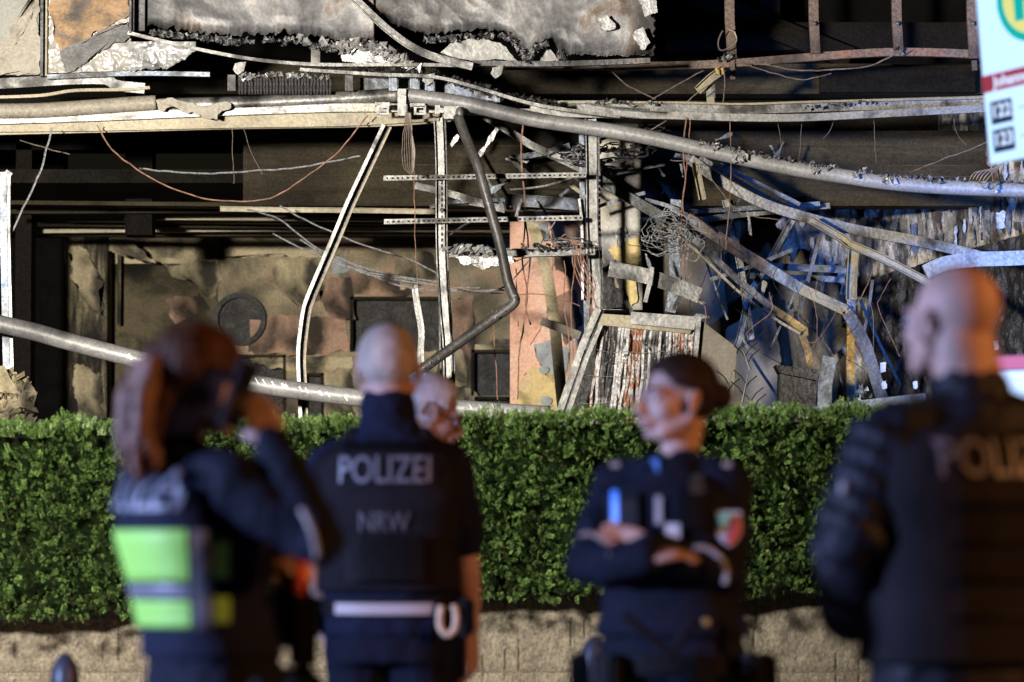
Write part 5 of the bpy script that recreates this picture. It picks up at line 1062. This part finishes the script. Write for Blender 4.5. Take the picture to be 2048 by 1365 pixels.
        nb = Vector((s.sk(1.5)[0], s.sk(1.5)[1]-.005, 1.48*s.k)); r = (.063 if not s.fem else .047)*s.nw
        blob(mb, [nb, M4 @ Vector((0, -.035, -.045))], [r*1.12, r], 14, 10, .3)
    def face(s):
        M4 = s.headm(); k = s.headk()
        for sd in (-1, 1):
            mb = MB(); mb.sphere((sd*.031, .083, -.001), (.0125, .010, .0085), 12, 8); mb.v = [tuple(M4 @ (Vector(v)*k)) for v in mb.v]; eo = mb.local('eye', MT['eye'], s.root, True)
            mb = MB(); mb.sphere((sd*.031, .0915, -.001), (.0055, .003, .0055), 10, 6); mb.v = [tuple(M4 @ (Vector(v)*k)) for v in mb.v]; mb.local('iris', MT['iris'], eo, True)
            mb = MB(); blob(mb, [(sd*.014, .101, .021), (sd*.030, .098, .027), (sd*.047, .083, .024)], [.004, .0045, .003], 8, 5); mb.v = [tuple(M4 @ (Vector(v)*k)) for v in mb.v]; part('eyebrow', bake(mb, .002, 2), 'hair_dark', s.root)
        mb = MB(); blob(mb, [(-.021, .099, -.062), (0, .110, -.062), (.021, .099, -.062)], [.003, .0055, .003], 8, 5); mb.v = [tuple(M4 @ (Vector(v)*k)) for v in mb.v]; part('lips', bake(mb, .002, 2), 'lip', s.root)
    def hair(s, m, mask, thick=.006, rad=.010, tail=None, n=1100, name='hair', seed=1, extra=None):
        mb = MB(); k = s.headk(); rr = random.Random(seed)
        for i in range(n):
            z = 1-2*(i+.5)/n; q = math.sqrt(1-z*z); a = i*2.399963
            d = Vector((q*math.cos(a), q*math.sin(a), z)); p = Vector((0, -.020, .032)) + Vector((d.x*(.074+thick), d.y*(.094+thick), d.z*(.084+thick)))
            if p.z < -.02: p.y -= (-.02-p.z)*.2
            if abs(p.x) > .062 and -.04 < p.y < .03 and p.z < .028: continue
            if mask(p): mb.sphere(p, rad*rr.uniform(.8, 1.15), 8, 5)
        for pts, rads in (tail or []): blob(mb, pts, rads, 10, 7, .3)
        M4 = s.headm(); mb.v = [tuple(M4 @ (Vector(v)*k)) for v in mb.v]
        return part(name, bake(mb, .004, 3, .004, .012), m, s.root)
    def body(s, hands=('L', 'R'), curl=None, palms=None):
        mb = MB(); s.torso(mb, -.008); s.legs(mb, -.004); s.head(mb)
        for sd in s.arms:
            s.arm(mb, sd, -.004)
            # shoulder root
            blob(mb, [(0, 0, 1.40*s.k), s.sh[sd]], [.08*s.k, .058*s.k], sp=.4)
            if sd in hands: s.hand(mb, sd, (curl or {}).get(sd, .5), 1, 0, (palms or {}).get(sd))
        for sd in (-1, 1): blob(mb, [(sd*.11*s.k, -.03, .05), (sd*.12*s.k, .15, .04)], [.045, .035], sp=.4)
        return part('body', bake(mb, .0055, 6), 'skin', s.root)
    def shirt(s, m, upto=1.0, inf=.016, name='shirt', collar=.07, z0=.90, joints=None, disp=.020, ds=.05, voxel=.008, quilt=0):
        mb = MB(); s.torso(mb, inf, z0, 1.525)
        for sd in s.arms:
            s.arm(mb, sd, inf, upto); blob(mb, [Vector((s.sk(1.4)[0], s.sk(1.4)[1], 1.475*s.k)), s.sh[sd] + Vector((0, 0, .015))], [(.060+inf*.6)*s.k, (.052+inf*.8)*s.k], sp=.3)
        if collar:
            nb = Vector((s.sk(1.5)[0], s.sk(1.5)[1]-.004, 1.46*s.k)); up = (s.headm() @ Vector((0, -.035, -.07)) - nb).normalized()
            blob(mb, [nb, nb+up*collar*s.k], [(.092 if not s.fem else .062), (.088 if not s.fem else .056)], 14, 10, .3)
        return part(name, bake(mb, voxel, 4, disp, ds), m, s.root)
    def trousers(s, m):
        mb = MB(); s.torso(mb, .010, .82, 1.02); s.legs(mb, .016, .07); return part('trousers', bake(mb, .010, 4, .016, .09), m, s.root)
    def shoes(s):
        for sd in (-1, 1):
            mb = MB(); blob(mb, [(sd*.11*s.k, -.05, .055), (sd*.12*s.k, .06, .05), (sd*.125*s.k, .17, .045)], [.055, .052, .042], sp=.3)
            mb.box((sd*.118*s.k, .06, .013), (.09, .27, .025)); part('boot', bake(mb, .007, 3), 'black', s.root)
    def vest(s, m='vest', z0=1.03, z1=1.49, inf=.042, name='vest'):
        mb = MB(); s.torso(mb, inf, z0, 1.465); k = s.k
        lx, ly = s.sk(1.42)
        for sx in (-1, 1): blob(mb, [(lx+sx*.10*k, ly-.10*k, 1.39*k), (lx+sx*.10*k, ly-.03*k, 1.49*k), (lx+sx*.10*k, ly+.03*k, 1.49*k), (lx+sx*.10*k, ly+.09*k, 1.39*k)], [.028]*4, 10, 6, .3, (1.3, 1, 1))
        mb.loft([(lx, ly, 1.36*k, (.165*s.wide+inf*.6)*k, (.12+inf*.7)*k), (lx, ly, 1.44*k, .13*s.wide*k, (.10+inf*.5)*k)], 24, 2.6)
        o = part(name, bake(mb, .008, 8, .003, .08), m, s.root); s.vo = o
        s.bvh = BVHTree.FromPolygons([v.co.copy() for v in o.data.vertices], [tuple(p.vertices) for p in o.data.polygons]); return o
    def stick(s, me, cx, cz, name, m, sgn=1, dx=0.0, dirv=None, lift=.004):
        """lay a flat mesh (x, y) on the back (sgn 1) or the chest (sgn -1)"""
        d = Vector((0, sgn, 0)) if dirv is None else Vector(dirv).normalized()
        side = Vector((0, 0, 1)).cross(d)*-1
        for v in me.vertices:
            x, y, z = v.co; org = side*(x) + Vector((cx, 0, cz + y)) - d*0.8
            hit = s.bvh.ray_cast(org, d)
            p = hit[0] if hit[0] is not None else org + d*.68
            v.co = p - d*(lift + max(z, 0))
        me.update(); return link_mesh(name, me, MT[m], s.vo)
    def flat(s, w_, h, nx=14, ny=8):
        vs = []; fs = []
        for k_ in (0, 1):
            for j in range(ny+1):
                for i in range(nx+1): vs.append((w_*(i/nx-.5), h*(j/ny-.5), .004*k_))
        n = (nx+1)*(ny+1)
        for j in range(ny):
            for i in range(nx): a = j*(nx+1)+i; fs.append((n+a, n+a+1, n+a+nx+2, n+a+nx+1))
        ring = [i for i in range(nx+1)] + [j*(nx+1)+nx for j in range(1, ny+1)] + [ny*(nx+1)+i for i in range(nx-1, -1, -1)] + [j*(nx+1) for j in range(ny-1, 0, -1)]
        for a, b in zip(ring, ring[1:]+ring[:1]): fs.append((a, b, b+n, a+n))
        me = bpy.data.meshes.new('flat'); me.from_pydata(vs, [], fs); me.update(); return me
    def text(s, t, cz, height, m, cx=0.0, width=None, bold=.012, sgn=1, label=None, dirv=None):
        me = text_obj('lettering', t, 1.0, None, None, bold, 1.0, 0.0)
        xs = [v.co.x for v in me.vertices]; ys = [v.co.y for v in me.vertices]; ky = height/(max(ys)-min(ys)); kx = (width/(max(xs)-min(xs))) if width else ky
        mx, my = (max(xs)+min(xs))/2, (max(ys)+min(ys))/2
        for v in me.vertices: v.co.x = (v.co.x-mx)*kx; v.co.y = (v.co.y-my)*ky; v.co.z = .002
        bm = bmesh.new(); bm.from_mesh(me); bmesh.ops.triangulate(bm, faces=bm.faces); bmesh.ops.subdivide_edges(bm, edges=[e for e in bm.edges if e.calc_length() > .02], cuts=2); bm.to_mesh(me); bm.free()
        o = s.stick(me, cx, cz, 'lettering', m, sgn, dirv=dirv, lift=.008)
        if label: o['label'] = label
        return o
    def band(s, z, h, inf, name, m, th=.008, a0=0, a1=360, n=48, lx=0, z2=None):
        import bisect
        k = s.k; base = .165*s.wide if not s.fem else .165; rx, ry = (base+inf)*k, (.118+inf)*k; l = s.sk(z)
        vs = []; fs = []
        for i in range(n+1):
            a = R(a0 + (a1-a0)*i/n); ca, sa = math.cos(a), math.sin(a); e = 2/2.4
            for q, zz in ((0, -h/2), (th, -h/2), (th, h/2), (0, h/2)):
                vs.append((l[0]+(rx+q)*math.copysign(abs(ca)**e, ca), l[1]+(ry+q)*math.copysign(abs(sa)**e, sa), z*k+zz+(z2 or 0)*math.sin(a)))
        for i in range(n):
            for q in range(4): fs.append((i*4+q, i*4+(q+1) % 4, (i+1)*4+(q+1) % 4, (i+1)*4+q))
        fs += [(0, 1, 2, 3)[::-1], tuple(n*4+q for q in range(4))]
        return MB().add(vs, fs).local(name, MT[m], s.root)
    def pouch(s, name, m, ang, z, size, inf=.055):
        a = R(ang); k = s.k; base = .165*s.wide
        c = Vector(((base+inf)*k*math.cos(a), (.118+inf)*k*math.sin(a), z*k)); rot = Matrix.Rotation(a, 3, 'Z')
        mb = MB(); mb.box(c, size, rot); me = bpy.data.meshes.new(name); me.from_pydata(mb.v, [], mb.f)
        bm = bmesh.new(); bm.from_mesh(me); bmesh.ops.bevel(bm, geom=bm.edges[:], offset=min(size)*.22, segments=2, affect='EDGES'); bm.to_mesh(me); bm.free()
        return link_mesh(name, me, MT[m], s.root)
def ring_patch(o, name, m, pts, r):                       # a piping line along points given in the parent's frame
    return MB().tube(pts, r, 6).local(name, MT[m], o)

# --- the blond officer, seen from behind
B = Person(778, 11.5, -3, 1.83, 'fair-haired officer seen from behind with POLIZEI NRW on his vest', head=(-4, 4, 776, 738, .02),
    arms={'R': [(900, 942, .0), (935, 1118, .02), (942, 1280, .10), (945, 1350, .12)], 'L': [(656, 942, .0), (628, 1118, .03), (650, 1265, .12), (670, 1340, .16)]}, wide=1.06)
B.body(curl={'R': .55, 'L': .5}, palms={'R': (-1, .3, 0), 'L': (1, .3, 0)})
B.hair('hair_blond', lambda p: p.z > -.045 and p.y < .045 + max(0, p.z-.03)*.6 and not (p.z < .0 and p.y > -.01) and (p.z < .105 or True), .004, .007, seed=2)
B.shirt('navy_blue', upto=.74, name='short_sleeved_shirt', collar=.10); B.trousers('navy'); B.shoes(); B.vest()
B.text('POLIZEI', 1.386*B.k, .083, 'print', width=.272, label='grey POLIZEI lettering across the shoulders')
B.text('NRW', 1.234*B.k, .058, 'print_dim', width=.152, label='smaller NRW lettering')
B.stick(B.flat(.23, .14), 0.0, 1.13*B.k, 'back_pouch', 'black', lift=.03)
B.stick(B.flat(.25, .03), 0.0, 1.475*B.k-.02, 'carry_strap', 'black', lift=.008)
B.stick(B.flat(.30, .008), 0.0, 1.345*B.k, 'seam', 'black', lift=.006)
B.band(.985, .045, .030, 'belt', 'black')
B.band(.985, .033, .040, 'belt_band', 'white_cloth', a0=233, a1=305, z2=0.004)
for a in (190, 200, 345, 358): B.pouch('belt_pouch', 'black', a, .955, (.045, .06, .11))
B.pouch('belt_buckle', 'silver', 202, .985, (.02, .02, .03), .075)
# looped strap on the right hip
q = B.root.matrix_world @ Vector((.215*B.k, -.06, .955*B.k)); hp = [Vector((q.x + M(dx, 11.5), 11.33, P(0, py, 11.33).z)) for dx, py in ((-12, 1212), (-16, 1235), (-13, 1258), (0, 1270), (14, 1258), (17, 1232), (12, 1210))]
off = P(895, 1240, 11.33).x - hp[3].x; hp = [p + Vector((off, 0, 0)) for p in hp]
tag(MB().tube(smooth_pts(hp), .010, 8).build('looped_strap', MT['cuff'], smooth=True), 'tan looped strap hanging from the white-belted hip', 'strap')

# --- the ponytailed officer on the phone
A = Person(438, 8.3, -56, 1.64, 'officer with a long auburn ponytail phoning, neon reflective band round her back', fem=True, head=(-62, -8, 405, 768, -.02),
    arms={'R': [(470, 978, -.13), (640, 1085, -.20), (548, 890, -.12), (496, 770, -.10)], 'L': [(296, 975, .13), (405, 1130, .22), (545, 1120, .12), (610, 1135, .06)]}, wide=1.02, lean=(-.055, -.075))
A.body(curl={'R': .35, 'L': .8}, palms={'R': (-.8, .3, -.1), 'L': (0.2, .5, -1)})
A.hair('hair_auburn', lambda p: p.y < .055 + max(0, p.z-.02)*.6 and p.z > -.06 and not (p.z < .01 and p.y > .012), .010, .011, tail=[([(0, -.10, .055), (0, -.125, .045)], [.03, .026]), ([(.02, -.09, -.03), (.02, -.11, -.10), (.02, -.10, -.2)], [.035, .03, .01])], seed=3)
A.hair('hair_tail', lambda p: False, tail=[*[([(a_*.3, -.09, .05), (a_*.8, -.135-b_*.3, .02), (a_*1.2, -.15-b_, -.05), (a_*1.3, -.145-b_, -.13), (a_*1.1, -.125-b_*1.2, -.20-c_), (a_, -.11-b_, -.24-c_)], [.022, .020, .015, .013, .010, .004]) for a_, b_, c_ in ((0, 0, 0), (.018, .01, .01), (-.018, .008, -.02), (.03, -.012, -.03), (-.03, -.01, .0), (.01, .028, -.05), (-.012, .026, -.01), (.036, .01, -.06), (-.036, .014, -.05), (0, -.025, .02), (.022, -.03, -.02))]], name='ponytail', seed=8)
A.face()
A.shirt('navy', name='jacket', inf=.024); A.trousers('navy'); A.shoes(); A.vest('navy_blue', inf=.036)
A.text('POLIZEI', 1.428*A.k, .090, 'print_blue', width=.27, label='POLIZEI lettering lit blue', dirv=(.25, 1, 0))
def wrap(Pn, a0, a1, z0, z1, name, m, inf=.05, label=None):
    k = Pn.k; n = 22; vs = []; fs = []
    for i in range(n+1):
        a = R(a0+(a1-a0)*i/n); d = Vector((math.cos(a), math.sin(a), 0))
        for j in range(7):
            z = (z0+(z1-z0)*j/6)*k; hit = None
            for src in (Pn.wb,):
                hit = src.ray_cast(Vector((0, 0, z)) + d*.8, -d)
            p = hit[0] if hit and hit[0] is not None else d*.19 + Vector((0, 0, z)); vs += [p + d*.004, p + d*(.004+.006)]
    for i in range(n):
        for j in range(6):
            a = (i*7+j)*2; b = ((i+1)*7+j)*2; fs.append((a+1, b+1, b+3, a+3)); fs.append((a, a+2, b+2, b))
    for i in range(n):
        a, b = i*14, (i+1)*14; fs.append((a, b, b+1, a+1)); fs.append((a+12, a+13, b+13, b+12))
    fs.append(tuple(range(0, 14, 2)) + tuple(range(13, 0, -2)))
    o = MB().add(vs, fs).local(name, MT[m], Pn.root, True)
    if label: o['label'] = label
    return o
wbm = MB(); A.torso(wbm, .034, 1.05, 1.36); me = bake(wbm, .012, 5); A.wb = BVHTree.FromPolygons([v.co.copy() for v in me.vertices], [tuple(p.vertices) for p in me.polygons])
me.name = 'reflective_waistcoat'; part('reflective_waistcoat', me, 'vest', A.root)
# seen in the picture: left of frame = her back and left flank
for (a0, a1, z0, z1, m, lab) in [(214, 309, 1.214, 1.335, 'hivis', 'neon green panel'), (311, 326, 1.10, 1.335, 'silver', 'upright grey reflective stripe'), (327, 338, 1.225, 1.313, 'hivis', 'narrow neon edge'), (214, 309, 1.176, 1.208, 'silver', 'level reflective stripe'),
      (214, 309, 1.108, 1.170, 'hivis', 'lower neon green panel'), (327, 339, 1.118, 1.18, 'hivis', 'narrow lower neon edge')]:
    wrap(A, a0, a1, z0, z1, 'neon_panel' if m == 'hivis' else 'reflective_stripe', m, label=lab)
A.band(.93, .045, .050, 'belt', 'black')
for a, z_, sz in ((300, .90, (.05, .06, .13)), (330, .90, (.05, .07, .13)), (358, .88, (.06, .09, .20)), (25, .90, (.06, .08, .16)), (50, .93, (.07, .08, .14)), (72, .90, (.07, .09, .20)), (95, .92, (.07, .09, .16)), (62, 1.10, (.06, .10, .18)), (85, 1.14, (.06, .10, .16))): A.pouch('belt_pouch' if z_ < 1 else 'chest_pouch', 'black', a, z_, sz, .075 if z_ < 1 else .07)
W = A.arms['R']; ring_patch(A.root, 'sleeve_piping', 'piping', smooth_pts([W[1] + Vector((.015, -.055, .07)), W[1] + Vector((.045, -.045, .02)), W[1] + Vector((.04, -.03, -.03))]), .006)
ph = MB(); pc = A.root.matrix_world @ A.arms['R'][3]; rot = (Matrix.Rotation(R(-30), 3, 'Z') @ Matrix.Rotation(R(14), 3, 'Y') @ Matrix.Rotation(R(-12), 3, 'X'))
phc = P(478, 790, 8.18); ph.box(phc, (.012, .072, .15), rot); me_o = ph.build('phone', MT['phone']); tag(me_o, 'dark mobile phone held to the ponytailed officer\'s ear', 'phone')
sl = MB(); sl.box(phc + rot @ Vector((-.008, .0, .04)), (.004, .025, .05), rot); sl.build('phone_camera', MT['silver'], me_o)
tr = MB().tube([P(606, 1085, 8.2), P(603, 1120, 8.2), P(600, 1150, 8.2), P(597, 1188, 8.2)], .013, 10, [1.15, 1, .9, .8]).build('signal_torch', MT['orange'], smooth=True); tag(tr, 'small orange-red torch held low in the ponytailed officer\'s other hand', 'torch')

# --- the bald officer
E = Person(1955, 8.3, 24, 1.76, 'bald officer in a dark padded jacket at the right edge, turned away to the left', head=(40, 3, 1902, 645, .03),
    arms={'L': [(1800, 890, -.07), (1705, 1085, -.10), (1712, 1225, .10), (1740, 1290, .16)], 'R': [(2135, 890, .08), (2230, 1085, .10), (2190, 1250, .24), (2160, 1300, .28)]}, wide=1.20, nw=1.14)
E.body(curl={'L': .4, 'R': .4}, palms={'L': (.9, .3, 0), 'R': (-.9, .3, 0)})
pass
E.face()
E.shirt('puffer', name='padded_jacket', inf=.040, collar=.085, z0=.82, disp=.022, ds=.06)
for sd in ('L', 'R'):                                   # quilted rolls round the sleeves
    S, El, Wr = E.arms[sd][:3]
    for seg, (p, q_, r0, r1) in enumerate(((S, El, .112, .092), (El, Wr, .090, .078))):
        for i in range(5):
            c = p.lerp(q_, (i+.5)/5); r = r0+(r1-r0)*(i+.5)/5; d = (q_-p).normalized(); mb = MB(); u = d.orthogonal().normalized(); v = d.cross(u)
            pts = [c + (u*math.cos(2*math.pi*j/18) + v*math.sin(2*math.pi*j/18))*(r-.022) for j in range(18)]
            for pp in pts: mb.sphere(pp*.985 + c*.015 + Vector((0, 0, .018*noise.noise(pp*9 + Vector((i, seg, 0))))), (.026, .026, .036), 10, 7)
            part('quilted_roll', bake(mb, .007, 4, .006, .04), 'puffer', E.root)
E.trousers('khaki'); E.shoes(); E.vest('vest', z0=.95, inf=.072, name='vest')
E.text('POLIZEI', 1.40*E.k, .083, 'print', cx=-.048, width=.285, label='dim grey POLIZEI lettering')
for z_ in (1.30, 1.22, 1.14, 1.06): E.stick(E.flat(.30, .012), 0, z_*E.k, 'vest_strap', 'black', lift=.008)
mb = MB(); mb.sphere(E.arms['L'][0].lerp(E.arms['L'][1], .45) + Vector((-.10, -.03, 0)), (.012, .012, .016), 10, 8); mb.local('sleeve_badge', MT['piping'], E.root, True)

# --- the woman with crossed arms
Dw = Person(1345, 9.9, 162, 1.66, 'officer with dark pinned-up hair standing with crossed arms, looking left', fem=True, head=(118, 0, 1352, 800, -.01),
    arms={'R': [(1232, 982, .05), (1172, 1128, -.08), (1290, 1118, -.27), (1375, 1102, -.27)], 'L': [(1456, 982, -.05), (1452, 1148, -.12), (1300, 1098, -.22), (1205, 1064, -.17)]}, wide=1.10)
Dw.body(curl={'R': .35, 'L': .3}, palms={'R': (0, -.3, -1), 'L': (0, .8, .3)})
Dw.hair('hair_dark', lambda p: p.y < .045 + max(0, p.z-.055)*1.0 and p.z > -.05 and not (p.z < .035 and p.y > .018), .007, .009, tail=[([(0, -.11, .02), (0, -.135, .012)], [.036, .040])], seed=5)
Dw.face()
Dw.shirt('navy', name='jacket', inf=.024); Dw.trousers('navy'); Dw.shoes(); Dw.vest('navy', inf=.046)
fr = lambda px, py: (Dw.inv @ P(px, py, 9.7))
def front(w_, h, px, py, name, m, lift=.006, label=None):
    # find where the ray from the camera direction meets the vest
    p = fr(px, py); vd = (Dw.inv.to_3x3() @ Vector((0, 1, 0))).normalized(); side = Dw.inv.to_3x3() @ Vector((1, 0, 0)); me = Dw.flat(w_, h, 6, 6)
    for v in me.vertices:
        org = p + side*v.co.x + Vector((0, 0, v.co.y)) - vd*.6; hit = Dw.bvh.ray_cast(org, vd); q_ = hit[0] if hit[0] is not None else org + vd*.72
        v.co = q_ - vd*(lift + v.co.z)
    me.update(); o = link_mesh(name, me, MT[m], Dw.vo)
    if label: o['label'] = label
    return o
front(.020, .050, 1313, 936, 'blue_tab', 'blue_tab'); front(.036, .036, 1346, 1062, 'white_badge', 'crest_white', .012); front(.016, .07, 1318, 1020, 'pen_strap', 'piping', .008)
front(.035, .05, 1395, 968, 'radio_microphone', 'khaki', .02); front(.06, .10, 1385, 1020, 'chest_pouch', 'black', .015); front(.07, .12, 1250, 1030, 'chest_pouch', 'black', .015); front(.018, .10, 1231, 1020, 'blue_strip', 'blue_tab', .02)
front(.022, .014, 1458, 928, 'epaulette', 'piping', .02); front(.022, .014, 1232, 928, 'epaulette', 'piping', .02)
# crest on her left upper arm
S, El = Dw.arms['L'][0], Dw.arms['L'][1]; vd = (Dw.inv.to_3x3() @ Vector((0, 1, 0))).normalized(); sdv = Dw.inv.to_3x3() @ Vector((1, 0, 0)); c = S.lerp(El, .45) - vd*.088 + sdv*0.0
def crest(poly, m, lift, name):
    f = [c + sdv*x*.85 + Vector((0, 0, y)) - vd*lift - vd*(-(x*x)*6) for x, y in poly]; n = len(f)
    b = [p + vd*.004 for p in f]; MB().add(f + b, [tuple(range(n)), tuple(range(n, 2*n))[::-1]] + [(i, n+i, n+(i+1) % n, (i+1) % n) for i in range(n)]).local(name, MT[m], Dw.root)
crest([(-.036, .042), (.036, .042), (.038, -.01), (.022, -.036), (0, -.048), (-.022, -.036), (-.038, -.01)], 'crest_white', 0, 'arm_crest')
crest([(-.031, .037), (.010, .037), (-.030, -.012)], 'crest_green', .006, 'crest_field')
crest([(.031, .034), (.033, -.01), (.018, -.033), (0, -.043), (-.014, -.034)], 'crest_red', .006, 'crest_field')
ring_patch(Dw.root, 'sleeve_piping', 'piping', smooth_pts([Dw.inv @ P(x, y, 9.66) for x, y in ((1388, 1096), (1415, 1098), (1440, 1116), (1452, 1142), (1450, 1168))]), .007)
ring_patch(Dw.root, 'sleeve_piping', 'piping', smooth_pts([Dw.inv @ P(x, y, 9.68) for x, y in ((1160, 1072), (1178, 1068), (1200, 1076), (1216, 1080))]), .006)
Dw.band(.955, .05, .045, 'belt', 'black')
for a in (20, 60, 120, 160, 190): Dw.pouch('belt_pouch', 'black', a, .91, (.05, .07, .14), .085)
ring_patch(Dw.root, 'leash', 'vest', smooth_pts([Dw.inv @ P(x, y, 9.62) for x, y in ((1248, 1228), (1285, 1262), (1335, 1302), (1345, 1303), (1372, 1262), (1392, 1240))]), .011)
mb = MB(); mb.sphere(Dw.inv @ P(1411, 1245, 9.62), (.011, .006, .010), 10, 8); mb.local('belt_stud', MT['brass'], Dw.root, True)
ring_patch(Dw.root, 'coiled_cord', 'black', smooth_pts([Dw.inv @ P(x, y, 9.72) for x, y in ((1478, 1230), (1500, 1270), (1502, 1320), (1482, 1350))]), .008)

# --- the grey-haired man behind
Cm = Person(872, 14.0, -98, 1.76, 'grey-haired man with glasses behind the blond officer, looking down to the right', head=(-80, -24, 864, 826, 0),
    arms={'R': [(855, 945, -.18), (862, 1080, -.2), (885, 1200, -.2), (900, 1240, -.2)], 'L': [(855, 945, .18), (862, 1080, .2), (885, 1200, .2), (900, 1240, .2)]}, wide=.98)
Cm.body(); Cm.hair('hair_grey', lambda p: p.y < .03 + max(0, p.z-.06)*.3 and p.z > -.05 and not (p.z < .01 and p.y > .0), .006, .009, seed=6)
Cm.face(); Cm.shirt('navy', name='jacket', inf=.02); Cm.trousers('navy'); Cm.shoes()
M4 = Cm.headm()
for sd in (-1, 1):
    pts = [M4 @ Vector((sd*.033 + .022*math.cos(2*math.pi*j/16), .106, -.002 + .017*math.sin(2*math.pi*j/16))) for j in range(17)]
    MB().tube(pts, .0025, 6).local('glasses_rim', MT['lens_clear'], Cm.root); MB().tube([M4 @ Vector((sd*.055, .104, .003)), M4 @ Vector((sd*.082, .05, .004)), M4 @ Vector((sd*.084, -.01, .004))], .0025, 6).local('glasses_arm', MT['lens_clear'], Cm.root)
